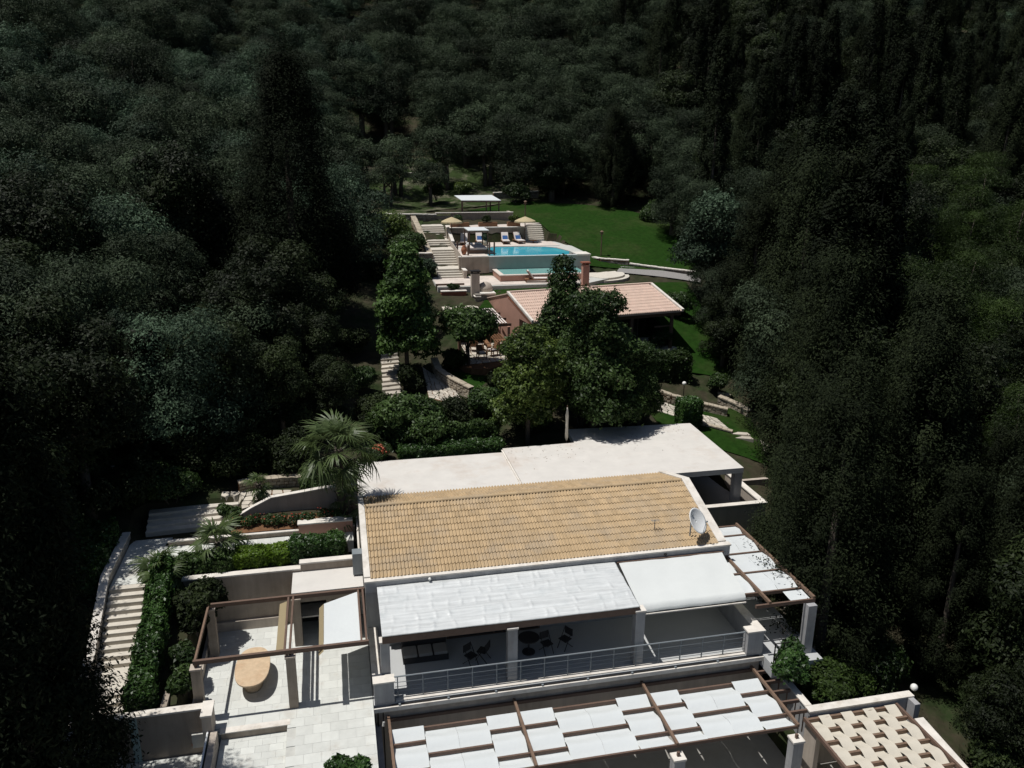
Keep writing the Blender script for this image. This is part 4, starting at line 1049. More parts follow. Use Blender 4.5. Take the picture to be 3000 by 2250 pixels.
tiles(ud, 11.45, 13.7, 72.4, 77.3, 10.80, .7, .7, M['pooldeck'])
pw = thing('terrace_wall', 'taupe wall behind the sun loungers holding the upper terrace', 'wall', (15.5, 82, 10.8))
obj('wall', MB().box(11.6, 19.5, 82.02, 82.3, 10.5, 12.24), M['plaster_dk'], pw)
obj('coping', MB().box(11.55, 19.55, 81.97, 82.34, 12.242, 12.32), M['cap'], pw)
struct('upper_terrace', MB().prism([(11.6, 82.302), (19.5, 82.302), (20.2, 84.6), (22.2, 86.0), (19.6, 88.1), (11.6, 88.1)], 10.9, 12.26), M['pooldeck'])
pw2 = thing('terrace_wall', 'highest taupe garden wall below the large white pergola roof', 'wall', (16.2, 87, 12.2))
obj('wall', MB().box(12.6, 19.3, 87.0, 87.3, 11.8, 13.3).box(11.0, 12.598, 87.0, 87.3, 11.8, 13.0), M['plaster_dk'], pw2)
obj('coping', MB().box(10.95, 19.35, 86.95, 87.34, 13.303, 13.37), M['cap'], pw2)
obj('wall', MB().box(19.0, 19.3, 87.302, 89.0, 11.8, 13.32), M['plaster'], pw2)
# stairs by the pool
ps = thing('pool_stairs', 'long pale stairway climbing left of the pool deck', 'stairs', (10.2, 71, 9))
y, z = 71.0, 9.07
for n_, land in ((4, 1.6), (7, 1.9), (3, 1.6), (6, 1.5)):
    for i in range(n_):
        z += .165
        obj('step', MB().hexa([(9.1, y, z - .5), (11.3, y, z - .5), (11.3, y + .42, z - .5), (9.1, y + .42, z - .5)], [(9.1, y, z), (11.3, y, z), (11.3, y + .42, z), (9.1, y + .42, z)]), M['step'], ps, bevel=.01)
        y += .38
    obj('landing', MB().box(9.1, 11.3, y + .04, y + land, z - .5, z - .004), M['step'], ps); y += land
sp2 = thing('stair_wall', 'plaster stair wall stepping up between stairway and pool deck', 'wall', (11.3, 74, 9))
obj('wall', MB().prism([(11.302, 70.6), (11.56, 70.6), (11.56, 71.97), (11.302, 71.97)], 8.8, 9.75).prism([(11.302, 71.975), (11.345, 71.975), (11.345, 78.0), (11.302, 78.0)], 9, [10.9, 10.9, 11.4, 11.4]).prism([(11.302, 78.002), (11.56, 78.002), (11.56, 82.0), (11.302, 82.0)], 10, [11.4, 11.4, 12.5, 12.5]), M['plaster'], sp2)
obj('coping', MB().box(11.28, 11.62, 70.55, 71.97, 9.752, 9.82).prism([(11.29, 78.002), (11.6, 78.002), (11.6, 82.0), (11.29, 82.0)], [11.402, 11.402, 12.502, 12.502], [11.48, 11.48, 12.58, 12.58]), M['cap'], sp2)
stone_wall('grey stone block wall left of the pool stairway', [(7.6, 74.6, 9.5), (9.0, 74.6, 9.5)], 1.35, .5, M['stonegrey'])
stone_wall('pale stepped stone edging climbing left of the pool stairway', [(8.9, 75.0, 10.2), (8.7, 78.0, 11.0), (8.5, 81, 12.0), (8.3, 84, 12.8)], .5, .4, M['stone'])
stone_wall('dark stone wall shadowed by trees left of the large pergola', [(3.5, 88.5, 12.2), (8.3, 86.5, 12.3), (11.0, 86.8, 12.2)], 1.0, .4, M['stonegrey'])
rs = thing('pool_stairs', 'pale steps right of the loungers up to the lawn', 'stairs', (20.8, 82.3, 10.8))
for i in range(8):
    y0, z = 82.3 + i * .34, 10.80 + (i + 1) * .175; x = 19.62 + i * .045
    obj('step', MB().hexa([(x, y0, z - .5), (x + 2.2 - i * .03, y0 + .25, z - .5), (x + 2.2, y0 + .72, z - .5), (x, y0 + .46, z - .5)], [(x, y0, z), (x + 2.2 - i * .03, y0 + .25, z), (x + 2.2, y0 + .72, z), (x, y0 + .46, z)]), M['step'], rs, bevel=.01)
ls = thing('pool_stairs', 'curved pale steps at the right end of the pool', 'stairs', (24.5, 75, 9))
for i in range(5):
    z = 9.09 + (i + 1) * .17; y0 = 74.0 + i * .48
    obj('step', MB().hexa([(22.95, y0, z - .4), (25.6 - i * .22, y0 - .1, z - .4), (25.4 - i * .22, y0 + .6, z - .4), (22.95, y0 + .6, z - .4)], [(22.95, y0, z), (25.6 - i * .22, y0 - .1, z), (25.4 - i * .22, y0 + .6, z), (22.95, y0 + .6, z)]), M['step'], ls, bevel=.01)
for i in range(2):
    z = 9.07 - (i) * .16
    poly = []
    for k in range(13):
        a = -1.5 + k * .2
        poly.append((23.2 + (3.2 + .45 * i) * math.cos(a) * 1.0, 71.6 + (3.0 + .45 * i) * math.sin(a)))
    poly.append((22.5, 73)); poly.append((22.5, 70))
    obj('step', MB().prism(poly, z - .5, z + .035 - .01 * i), M['step'], ls)
# parasols
def parasol(x, y, zb, zt, r, label):
    t = thing('straw_parasol', label, 'parasol', (x, y, zb), 'straw parasols by the pool')
    m = MB(); N = 20
    m.lathe([(r, zt - .46), (r * .98, zt - .41), (r * .6, zt - .22), (r * .12, zt - .03), (.02, zt)], x, y, N)
    obj('canopy', m, M['thatch'], t)
    fr = MB()
    for k in range(46):
        a = 2 * math.pi * k / 46; fr.bar((x + r * .98 * math.cos(a), y + r * .98 * math.sin(a), zt - .43), (x + r * 1.05 * math.cos(a), y + r * 1.05 * math.sin(a), zt - .58), .05, .015)
    obj('fringe', fr, M['thatch'], t)
    obj('pole', MB().tube([(x, y, zb), (x, y, zt - .1)], .05), M['wood'], t)
parasol(11.72, 80.6, 10.83, 13.5, 1.02, 'straw parasol beside the top of the pool stairway')
parasol(19.35, 81.5, 10.83, 13.38, 1.06, 'straw parasol at the right end of the lounger wall')
# loungers
def lounger(x, y, z, a, label, towel=True, name='sun_lounger', g='white cushioned sun loungers on the pool deck'):
    t = thing(name, label, 'sun lounger', (x, y, z), g); t.rotation_euler.z = a
    def P(n, mb, m_, par=t): me = mb.mesh(n); me.materials.append(m_); return inst(n, me, par, (0, 0, 0))
    P('frame', MB().box(-.36, .36, -1.0, 1.0, .24, .30), M['teak'])
    for sx in (-.32, .32):
        for sy in (-.9, .9): P('leg', MB().box(sx - .03, sx + .03, sy - .03, sy + .03, 0, .24), M['teak'])
    P('seat_cushion', MB().box(-.34, .34, -1.0, .28, .302, .38), M['cushion'])
    bk_ = P('backrest', MB().hexa([(-.35, .26, .30), (.35, .26, .30), (.35, .34, .24), (-.35, .34, .24)], [(-.35, .78, .98), (.35, .78, .98), (.35, .86, .92), (-.35, .86, .92)]), M['teak'])
    P('back_cushion', MB().hexa([(-.34, .20, .39), (.34, .20, .39), (.34, .255, .31), (-.34, .255, .31)], [(-.34, .70, 1.04), (.34, .70, 1.04), (.34, .775, .985), (-.34, .775, .985)]), M['cushion'])
    if towel: P('towel', MB().hexa([(-.25, .10, .40), (.25, .10, .40), (.25, .20, .385), (-.25, .20, .385)], [(-.25, .36, .74), (.25, .36, .74), (.25, .40, .71), (-.25, .40, .71)]), M['blue'])
    return t
lounger(17.15, 80.75, 10.83, -.08, 'white sun lounger with blue towel, second from the right parasol')
lounger(18.55, 80.8, 10.83, .12, 'white sun lounger with blue towel nearest the right parasol')
lounger(14.55, 80.7, 10.83, -.05, 'white sun lounger with blue towel behind the day bed')
lounger(12.9, 80.5, 10.83, -.2, 'white sun lounger without towel beside the left parasol', False)
lounger(17.15, 68.0 - .2, 9.1, 1.45, 'teak sun lounger with raised back beside the lower pool', False, 'sun_lounger', None)
# day bed
db = thing('day_bed', 'four poster day bed with white canopy at the pool edge', 'day bed', (13.2, 75, 10.83))
for (x, y) in ((12.3, 73.6), (14.0, 73.6), (12.3, 76.3), (14.0, 76.3)): obj('post', MB().box(x - .05, x + .05, y - .05, y + .05, 10.83, 12.85), M['wood'], db)
obj('frame', MB().box(12.25, 14.05, 73.55, 76.35, 12.80, 12.88).box(12.25, 14.05, 73.6, 76.3, 11.03, 11.15), M['wood'], db)
obj('canopy', MB().box(12.2, 14.1, 73.5, 76.4, 12.882, 12.95), M['canvas'], db)
obj('mattress', MB().box(12.35, 13.95, 73.68, 76.2, 11.152, 11.38), M['cushion'], db, bevel=.05)
obj('skirt', MB().box(12.30, 14.0, 73.64, 76.25, 10.84, 11.03), M['wood'], db)
for x in (12.7, 13.5): obj('pillow', MB().box(x - .3, x + .3, 75.7, 76.1, 11.382, 11.56), M['white'], db, bevel=.06)
t = thing('pool_ladder', 'dark pool ladder with two wooden posts beside the day bed', 'ladder', (14.2, 73, 10.83))
for x in (13.98, 14.42): obj('post', MB().box(x - .06, x + .06, 72.6, 72.74, 10.6, 11.95), M['wood'], t)
for z in (10.95, 11.2): obj('rung', MB().bar((14.0, 72.67, z), (14.4, 72.67, z), .05, .05), M['black'], t)
t = thing('pot', 'round stone pot with a clipped plant beside the ladder', 'pot', (14.75, 79.2, 10.83))
obj('vessel', MB().lathe([(.18, 10.84), (.30, 11.0), (.32, 11.2), (.22, 11.36)], 14.75, 79.2, 14), M['stone'], t, smooth=True)
t = thing('urn', 'tall terracotta urn on the corner of the pool deck', 'urn', (11.7, 73.0, 10.83))
obj('body', MB().lathe([(.12, 10.835), (.2, 10.95), (.27, 11.25), (.24, 11.45), (.14, 11.58), (.17, 11.66)], 11.72, 73.1, 16), M['terra'], t, smooth=True)
for k, (x, y, lb) in enumerate(((11.5, 75.6, 'low wooden post at the stair side of the pool deck'), (12.02, 72.62, 'low wooden post beside the terracotta urn'))):
    tag(obj('deck_post', MB().box(x - .07, x + .07, y - .07, y + .07, 10.83, 11.75), M['wood'], bevel=.01), lb, 'post')
t = thing('side_table', 'low dark table beside the right parasol', 'table', (20.0, 80.6, 10.83))
obj('tabletop', MB().lathe([(.42, 11.1), (.42, 11.15)], 20.0, 80.6, 18), M['teak'], t)
obj('leg', MB().tube([(20.0, 80.6, 10.83), (20, 80.6, 11.1)], .06), M['teak'], t)
for x0, x1, lb in ((14.9, 16.8, 'brown wooden planter box in the middle of the lounger wall'), (17.9, 19.2, 'brown wooden planter box with dry plants near the right parasol'), (12.0, 13.9, 'brown wooden planter box behind the left parasol')):
    t = thing('planter', lb, 'planter', ((x0 + x1) / 2, 83.2, 12.26))
    obj('box', MB().box(x0, x1, 83.0, 83.6, 12.265, 12.68), M['teak'], t)
    obj('soil', MB().box(x0 + .05, x1 - .05, 83.05, 83.55, 12.682, 12.69), M['soil'], t)
bp = thing('pergola', 'flat white roofed pergola on dark posts above the pool terraces', 'pergola', (16, 90, 13))
obj('roof_panel', MB().hexa([(13.9, 88.0, 14.50), (18.2, 88.0, 14.46), (17.8, 91.2, 14.82), (13.6, 91.2, 14.80)], [(13.9, 88.0, 14.56), (18.2, 88.0, 14.52), (17.8, 91.2, 14.88), (13.6, 91.2, 14.86)]), M['canvas'], bp)
for (x, y) in ((14.0, 88.1), (16.6, 88.1), (18.0, 88.2), (14.4, 91.0), (17.6, 91.0)): obj('post', MB().box(x - .06, x + .06, y - .06, y + .06, 12.0, 14.49), M['wood'], bp)
obj('beam', MB().bar((13.9, 88.06, 14.42), (18.2, 88.06, 14.38), .1, .12).bar((13.65, 91.1, 14.73), (17.8, 91.1, 14.73), .1, .12), M['wood'], bp)

def lamp_post(x, y, z, h, label):
    t = thing('lamp_post', label, 'lamp post', (x, y, z))
    obj('pole', MB().tube([(x, y, z), (x, y, z + h - .25)], .055, 8), M['wood'], t)
    obj('crossbar', MB().bar((x - .22, y, z + h - .28), (x + .22, y, z + h - .28), .06, .06), M['wood'], t)
    obj('lantern', MB().lathe([(.10, z + h - .24), (.16, z + h - .06), (.2, z + h - .04), (.03, z + h + .06)], x, y, 8), M['wood2'], t)
lamp_post(25.75, 76.2, 9.9, 2.5, 'dark garden lamp post on the lawn beside the stone wall')
lamp_post(20.65, 87.0, 12.4, 2.1, 'dark garden lamp post behind the right parasol')
def globe(x, y, z, h, label):
    t = thing('globe_lamp', label, 'lamp', (x, y, z))
    obj('stem', MB().tube([(x, y, z - .1), (x, y, z + h - .13)], .03, 6), M['black'], t)
    obj('globe', MB().sphere((x, y, z + h), .15, 14, 9), M['globe'], t, smooth=True)
globe(23.9, 51.3, tz(23.9, 51.3), .95, 'white globe lamp on the grass right of the big trees')
globe(-11.2, 41.0, tz(-11.2, 41), .9, 'white globe lamp among the dark trees at upper left')
globe(22.5, 24.3, -.85, .3, 'white globe lamp at the right end of the carport wall')
t = thing('closed_parasol', 'tall closed beige parasol standing behind the flat roof', 'parasol', (13.1, 43.8, 3.0))
obj('pole', MB().tube([(13.1, 43.8, 3.0), (13.1, 43.8, 5.95)], .03, 8), M['wood'], t)
obj('folded_canopy', MB().lathe([(.05, 3.75), (.10, 3.95), (.085, 4.8), (.10, 5.3), (.03, 5.82)], 13.1, 43.8, 10), M['cream'], t, smooth=True)

# ------------------------------------------------------------------ vegetation
def leaf_mesh(name, P, N, size, aspect, tint, material, droop=0.0, extra=None, fold=0.25):
    """rhombic folded leaf clumps at P facing N; two triangles-pairs each"""
    n = len(P)
    N = N / np.maximum(np.linalg.norm(N, axis=1, keepdims=True), 1e-6)
    R0 = RNG.normal(size=(n, 3)); R0[:, 2] -= droop
    T = R0 - N * (R0 * N).sum(1, keepdims=True); T /= np.maximum(np.linalg.norm(T, axis=1, keepdims=True), 1e-6)
    B = np.cross(N, T)
    s = (size * RNG.uniform(.6, 1.3, n))[:, None]
    a = P + T * s; c = P - T * s
    b = P + B * s * aspect + N * s * fold; d = P - B * s * aspect + N * s * fold * RNG.uniform(-1, 1, (n, 1))
    V = np.stack([a, b, c, d], 1).reshape(-1, 3)
    F = np.arange(4 * n).reshape(-1, 4)
    verts = V; nf = n
    me = bpy.data.meshes.new(name)
    tn = tint
    if extra is not None:
        ev, ef, et = extra
        o = len(verts); verts = np.r_[verts, np.array(ev)]; 
        F = np.r_[F, np.array(ef) + o]; tn = np.r_[tint, np.full(len(ef), et)]; nf = len(F)
    me.vertices.add(len(verts)); me.vertices.foreach_set('co', verts.astype(np.float32).ravel())
    me.loops.add(4 * nf); me.loops.foreach_set('vertex_index', F.astype(np.int32).ravel())
    me.polygons.add(nf); me.polygons.foreach_set('loop_start', np.arange(0, 4 * nf, 4, dtype=np.int32))
    me.update(calc_edges=True)
    at = me.attributes.new('tint', 'FLOAT', 'FACE'); at.data.foreach_set('value', np.clip(tn, 0, 1).astype(np.float32))
    me.materials.append(material)
    return me

def unit(n):
    d = RNG.normal(size=(n, 3)); return d / np.linalg.norm(d, axis=1, keepdims=True)

def blob_points(C, Rr, n, squash=.8, shell=.35, top=.3, rough=.22):
    """leaf positions on the shells of several blobs (centres C, radii Rr), dropped when deep inside another blob"""
    C = np.asarray(C, float); Rr = np.asarray(Rr, float)
    k = RNG.choice(len(C), int(n * 1.5), p=Rr ** 2 / (Rr ** 2).sum())
    d = unit(len(k)); d[:, 2] = np.where(d[:, 2] < -.35, np.abs(d[:, 2]) * (RNG.random(len(k)) < .7) * 1 + d[:, 2] * 0 - .2, d[:, 2])
    d /= np.linalg.norm(d, axis=1, keepdims=True)
    lump = 1 + rough * np.sin(d[:, 0] * 5 + k * 1.7) * np.sin(d[:, 1] * 6 + k) * np.cos(d[:, 2] * 5 + k * .6)
    r = Rr[k] * lump * (1 - shell * RNG.random(len(k)) ** 2.0) * (1 + .10 * np.abs(RNG.normal(size=len(k))))
    P = C[k] + d * r[:, None] * np.array([1, 1, squash])
    ok = np.ones(len(P), bool)
    for j in range(len(C)):
        q = (P - C[j]) / np.array([1, 1, squash])
        ok &= ~(((q ** 2).sum(1) < (Rr[j] * .62) ** 2) & (k != j))
    P, d, k = P[ok][:n], d[ok][:n], k[ok][:n]
    return P, d, k

def crown(name, C, Rr, n, size, aspect, material, squash=.8, shell=.4, droop=.3, chaos=.9, rough=.22, jit=.5):
    P, d, k = blob_points(C, Rr, n, squash, shell, rough=rough)
    N = d + unit(len(P)) * chaos + np.array([0, 0, .35])
    bt = RNG.random(len(C))[k]
    tint = .04 + .50 * bt ** 1.6 + jit * RNG.random(len(P)) ** 2.4
    return leaf_mesh(name, P, N, size, aspect, tint, material, droop)

def trunk_mesh(name, h, r, tips, lean=(0, 0), multi=1):
    m = MB()
    for q in range(multi):
        ox, oy = (0, 0) if multi == 1 else (random.uniform(-.35, .35), random.uniform(-.35, .35))
        fork = Vector((lean[0] + ox * 1.6, lean[1] + oy * 1.6, h * .42))
        m.tube([(ox, oy, -.6), (ox * 1.1 + random.uniform(-.08, .08), oy * 1.1, h * .2), tuple(fork)], [r * 1.25, r, r * .75], 8)
        for t in tips[q::multi]:
            t = Vector(t); mid = (fork + t) / 2 + Vector((random.uniform(-.3, .3), random.uniform(-.3, .3), random.uniform(-.1, .4)))
            m.tube([tuple(fork - Vector((0, 0, .15))), tuple(mid), tuple(t)], [r * .5, r * .32, r * .10], 6)
    me = m.mesh(name); me.materials.append(M['bark']); me.polygons.foreach_set('use_smooth', [True] * len(me.polygons))
    return me

def round_tree(name, h, w, nblob, n, size, aspect, material, base=.38, seed=0, squash=.82, multi=1, cone=0.0, rough=.22, chaos=.9, tr=.18, rmul=1.0, jit=.5, lift=.66):
    global RNG
    RNG = np.random.default_rng(seed); random.seed(seed)
    C, Rr = [], []
    for i in range(nblob):
        a = 2.4 * i + random.uniform(-.5, .5); f = (i + .5) / nblob
        zz = h * (base + (1 - base) * (.16 + lift * random.random()))
        rel = (zz / h - base) / (1 - base)
        spread = w * .5 * math.sqrt(f) * .68 * (1 - cone * rel) * math.sqrt(max(.15, 1 - (max(rel - .5, 0) * 1.3) ** 2))
        C.append((spread * math.cos(a), spread * math.sin(a), zz)); Rr.append(w * random.uniform(.15, .27) * rmul * (1 - .45 * cone * rel))
    C.append((0, 0, h * (base + (1 - base) * .55))); Rr.append(w * .27)
    if cone: C.append((0, 0, h - w * .14)); Rr.append(w * .15); C.append((0, 0, h - w * .36)); Rr.append(w * .21)
    cr = crown(name + '_crown', C, Rr, n, size, aspect, material, squash, rough=rough, chaos=chaos, jit=jit)
    tm = trunk_mesh(name + '_trunk', h, tr, C[:6], multi=multi)
    return cr, tm

def spire(name, h, w, n, size, aspect, material, seed=0, power=.75, tufts=170, base=.03, out=.35, lm=1.0):
    """cypress or juniper: tufts pointing up and outward over a spindle"""
    global RNG
    RNG = np.random.default_rng(seed); random.seed(seed)
    t = RNG.random(tufts) ** 1.15
    a = RNG.random(tufts) * 2 * math.pi
    prof = np.minimum(1, (t / .14) ** .6) * (1 - t) ** power * (1 - .16 * RNG.random(tufts)) + .04
    rad = w / 2 * prof * (1 + .16 * np.sin(a * 3 + t * 9))
    C = np.c_[rad * np.cos(a), rad * np.sin(a), h * (base + (1 - base) * t)]
    k = RNG.integers(0, tufts, n)
    L = (w * .17 + .30) * lm * (0.5 + .9 * RNG.random(tufts))
    d = unit(n)
    P = C[k] * np.array([.86, .86, 1]) + d * (L[k] * .55 * RNG.random(n) ** .5)[:, None] * np.array([.8, .8, 1.5])
    ax = np.c_[np.cos(a), np.sin(a), np.full(tufts, .9)]
    P += ax[k] * (RNG.random(n) * L[k] * out)[:, None]
    N = ax[k] * .7 + d * 1.0 + np.array([0, 0, .3])
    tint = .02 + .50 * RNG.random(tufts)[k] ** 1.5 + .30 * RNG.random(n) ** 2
    cr = leaf_mesh(name + '_crown', P, N, size, aspect, tint, material, -1.2)
    m = MB(); m.tube([(0, 0, -.8), (0, 0, h * .5), (0, 0, h * .93)], [w * .035 + .08, w * .02 + .04, .02], 7)
    tm = m.mesh(name + '_trunk'); tm.materials.append(M['bark'])
    return cr, tm

class Kind:
    def __init__(s, crs): s.m = crs
OLV = [round_tree('olive%d' % i, 7.4 + .7 * (i % 3), 7.6 + .8 * (i % 2), 30 + 3 * (i % 3), 30000, .095, .30, M['olive'] if i % 3 else M['olive_b'], .10, 100 + i, .9, 2, rough=.42, chaos=.5, tr=.26, rmul=.66, jit=.32, lift=.80) for i in range(8)]
OAK = [round_tree('oak%d' % i, 9.0, 7.2, 32, 28000, .105, .42, M['oak'], .05, 200 + i, .95, rough=.42, chaos=.55, tr=.25, rmul=.64, jit=.34, lift=.80) for i in range(4)]
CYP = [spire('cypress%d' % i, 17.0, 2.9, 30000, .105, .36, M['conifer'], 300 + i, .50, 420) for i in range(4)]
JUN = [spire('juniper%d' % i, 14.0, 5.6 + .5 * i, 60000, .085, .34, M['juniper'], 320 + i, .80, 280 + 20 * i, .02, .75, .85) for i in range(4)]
PIN = [round_tree('pine%d' % i, 10.5, 7.0, 26, 40000, .085, .2, M['pine'], .12, 340 + i, .75, rough=.4, chaos=.6, tr=.22, rmul=.72, jit=.35, lift=.78) for i in range(3)]

def place_tree(name, km, loc, rot, sc, label, cat='tree', group=None):
    t = thing(name, label, cat, loc, group)
    t.rotation_euler.z = rot; t.scale = sc if isinstance(sc, tuple) else (sc, sc, sc)
    inst('trunk', km[1], t, (0, 0, 0)); inst('crown', km[0], t, (0, 0, 0))
    return t

LATER = []
random.seed(5)
def inside(u, v):
    """open ground: villa, gardens, pool and clearing"""
    if v < 34: return -17.0 < u < 25.5
    if v < 42.5: return -11.6 < u < 27.5
    if v < 50: return .5 < u < 29
    if v < 66: return -1.9 < u < 31.5
    if v < 84: return 2.4 < u < 36.2
    if v < 98: return -1 < u < 36 - (v - 84) * 1.1
    if v < 113: return 3 < u < 23 - (v - 98) * .35
    return False
forest = []
v = 14.0
while v < 235:
    s = 4.9 if v < 110 else 6.4 if v < 160 else 7.4
    half = 30 + v * .85
    u = -half + v * .22
    while u < half + v * .22:
        uu, vv = u + random.uniform(-.42, .42) * s, v + random.uniform(-.42, .42) * s
        u += s
        if inside(uu, vv): continue
        if vv < 24 and -16 < uu < 30: continue
        forest.append((uu, vv))
    v += s * .92
FZ = terr([p[0] for p in forest], [p[1] for p in forest])
# which trees fall in the picture, nearest first
def px(u, v, z):
    q = Vector((u, v, z - 21.0)); w_ = q.dot(fw)
    return (1500 + 2389 * q.dot(rx) / w_, 1125 + 2389 * q.dot(dy) / w_, w_) if w_ > 1 else (0, 0, -1)
vis, far = [], []
for (u, v), z in zip(forest, FZ):
    x, y, w_ = px(u, v, z + 6)
    seen = w_ > 0 and -110 < x < 3110 and -190 < y < 2400
    (vis if seen else far).append((w_, u, v, z, x, y))
vis.sort()
counts = {}
stuff = []
def near_tree(kind, name, u, v, z, sc, label, group, limit=290):
    counts[name] = counts.get(name, 0) + 1
    if counts[name] > limit: stuff.append((kind, u, v, z, sc)); return
    fam = {'olive': OLV if u < 10 else OLV[1:3] + OLV[4:6], 'oak': OAK, 'cyp': CYP, 'jun': JUN, 'pin': PIN}[kind]
    place_tree(name, random.choice(fam), (u, v, z), random.uniform(0, 6.28), sc, label, 'tree', group)
for w_, u, v, z, x, y in vis:
    k = random.random()
    rel = u - v * .2225                     # across the line of sight
    if rel < -2 and v > 36 or (v > 95 and rel < 18):
        if v < 62 and rel < -14 and k < .45 or v < 48 and k < .7: kd = 'oak'
        else: kd = 'olive'
    elif rel > 8:
        if v < 36: kd = 'jun' if k < .75 else 'oak'
        elif v < 62: kd = ('jun' if k < .7 else 'oak') if rel < 17 else ('jun' if k < .3 else 'oak' if k < .55 else ('olive' if v > 46 else 'oak') if k < .8 else 'pin') if rel < 26 else ('pin' if k < .5 else ('olive' if v > 46 else 'oak') if k < .8 else 'oak')
        else: kd = 'oak' if k < .36 else 'olive' if k < .66 else 'jun' if k < .88 else 'cyp'
        if rel > 27 and 62 <= v < 80 and k > .5: kd = 'pin'
    else: kd = 'oak'
    q = random.uniform(.8, 1.22)
    side = 'left' if rel < 0 else 'right'
    rw = 'along the top edge' if y < 230 else 'in the upper band' if y < 520 else 'halfway down' if y < 950 else 'low down'
    cl = 'at the far left' if x < 520 else 'left of the pool' if x < 1180 else 'above the lawn' if x < 1750 else 'right of the lawn' if x < 2350 else 'at the far right'
    nm, lb = {'olive': ('olive_tree', 'grey green olive tree'), 'oak': ('oak_tree', 'dark bushy evergreen oak'), 'jun': ('juniper_tree', 'black green conical juniper'), 'pin': ('pine_tree', 'yellowish green pine'), 'cyp': ('cypress_tree', 'slim columnar cypress')}[kd]
    sc_ = (q, q, q * random.uniform(.82, 1.15)) if kd in ('olive', 'oak') else q * random.uniform(.7, 1.0) if kd == 'jun' else q
    near_tree(kd, nm, u, v, z, sc_, '%s in the woods %s %s' % (lb, rw, cl), '%ss in the woods %s' % (nm.replace('_', ' '), cl))
for w_, u, v, z, x, y in far: stuff.append((random.choice(['olive', 'oak', 'olive']), u, v, z, random.uniform(.8, 1.2)))

# the rest of the wood, out of the picture or past the limit: one object instancing the crowns
def far_wood(items):
    me = bpy.data.meshes.new('forest')
    me.vertices.add(len(items)); me.vertices.foreach_set('co', np.array([(i[1], i[2], i[3]) for i in items], np.float32).ravel())
    sc = me.attributes.new('scl', 'FLOAT', 'POINT')
    sc.data.foreach_set('value', [i[4] if not isinstance(i[4], tuple) else i[4][0] for i in items])
    kd = me.attributes.new('kindid', 'INT', 'POINT'); kd.data.foreach_set('value', [random.randint(0, 2) if i[0] == 'olive' else 3 for i in items])
    o = bpy.data.objects.new('forest', me); COL.objects.link(o); o['kind'] = 'stuff'
    ng = bpy.data.node_groups.new('wood', 'GeometryNodeTree')
    ng.interface.new_socket('Geometry', in_out='INPUT', socket_type='NodeSocketGeometry')
    ng.interface.new_socket('Geometry', in_out='OUTPUT', socket_type='NodeSocketGeometry')
    n, l = ng.nodes, ng.links
    gi, go = n.new('NodeGroupInput'), n.new('NodeGroupOutput')
    join = n.new('GeometryNodeJoinGeometry')
    srcs = []
    for nm in ('olive_tree', 'olive_tree.001', 'olive_tree.002', 'oak_tree'):
        t = bpy.data.objects.get(nm)
        srcs.append([c for c in t.children if c.name.startswith('crown')][0])
    an = n.new('GeometryNodeInputNamedAttribute'); an.data_type = 'INT'; an.inputs[0].default_value = 'kindid'
    as_ = n.new('GeometryNodeInputNamedAttribute'); as_.data_type = 'FLOAT'; as_.inputs[0].default_value = 'scl'
    rv_ = n.new('FunctionNodeRandomValue'); rv_.data_type = 'FLOAT_VECTOR'; rv_.inputs[1].default_value = (0, 0, 6.28)
    rv_.inputs[0].default_value = (0, 0, 0)
    for i, s in enumerate(srcs):
        oi = n.new('GeometryNodeObjectInfo'); oi.inputs['Object'].default_value = s; oi.transform_space = 'ORIGINAL'
        oi.inputs['As Instance'].default_value = True
        cmp_ = n.new('FunctionNodeCompare'); cmp_.data_type = 'INT'; cmp_.operation = 'EQUAL'
        l.new(an.outputs[0], cmp_.inputs[2]); cmp_.inputs[3].default_value = i
        ip = n.new('GeometryNodeInstanceOnPoints')
        l.new(gi.outputs[0], ip.inputs['Points']); l.new(cmp_.outputs[0], ip.inputs['Selection'])
        l.new(oi.outputs['Geometry'], ip.inputs['Instance'])
        l.new(rv_.outputs[0], ip.inputs['Rotation']); l.new(as_.outputs[0], ip.inputs['Scale'])
        l.new(ip.outputs[0], join.inputs[0])
    l.new(join.outputs[0], go.inputs[0])
    md = o.modifiers.new('wood', 'NODES'); md.node_group = ng
far_wood(stuff)

# named trees
def nt(name, km, x, y, sc, rot, label, z=None, cat='tree', group=None):
    return place_tree(name, km, (x, y, tz(x, y) - .1 if z is None else z), rot, sc, label, cat, group)
bigc = spire('great_conifer', 17.9, 9.6, 120000, .085, .36, M['conifer'], 401, .85, 1100, .02, .6, .72)
nt('conifer', bigc, -2.6, 60.5, 1.0, 0, 'huge black conifer towering over the olive grove left of the pool')
mag = round_tree('magnolia', 9.8, 5.6, 36, 24000, .15, .5, M['magnolia'], .05, 402, .95, cone=.62, rough=.4, rmul=.85, tr=.16)
nt('broadleaf_tree', mag, 4.75, 54.8, .96, .4, 'glossy bright green pyramidal tree beside the stone stairs')
sm = round_tree('mulberry', 4.9, 4.2, 12, 7000, .15, .55, M['citrus'], .42, 403, .8, multi=2, tr=.10)
nt('shade_tree', sm, 9.2, 55.4, (.95, .95, .92), 0, 'small round crowned tree on thin stems before the terrace armchairs', 4.85)
yg = round_tree('yellow_tree', 8.6, 5.4, 36, 30000, .112, .5, M['yellowgreen'], .07, 404, 1.0, cone=.4, rough=.4, tr=.15, rmul=.74)
nt('broadleaf_tree', yg, 11.15, 45.6, (1, 1, .86), 1.0, 'yellow green leafy tree in front of the pool house roof', 3.0)
dk = round_tree('dark_tree', 9.0, 6.6, 44, 38000, .112, .5, M['citrus'], .07, 405, 1.0, cone=.4, rough=.42, tr=.2, rmul=.68, lift=.8)
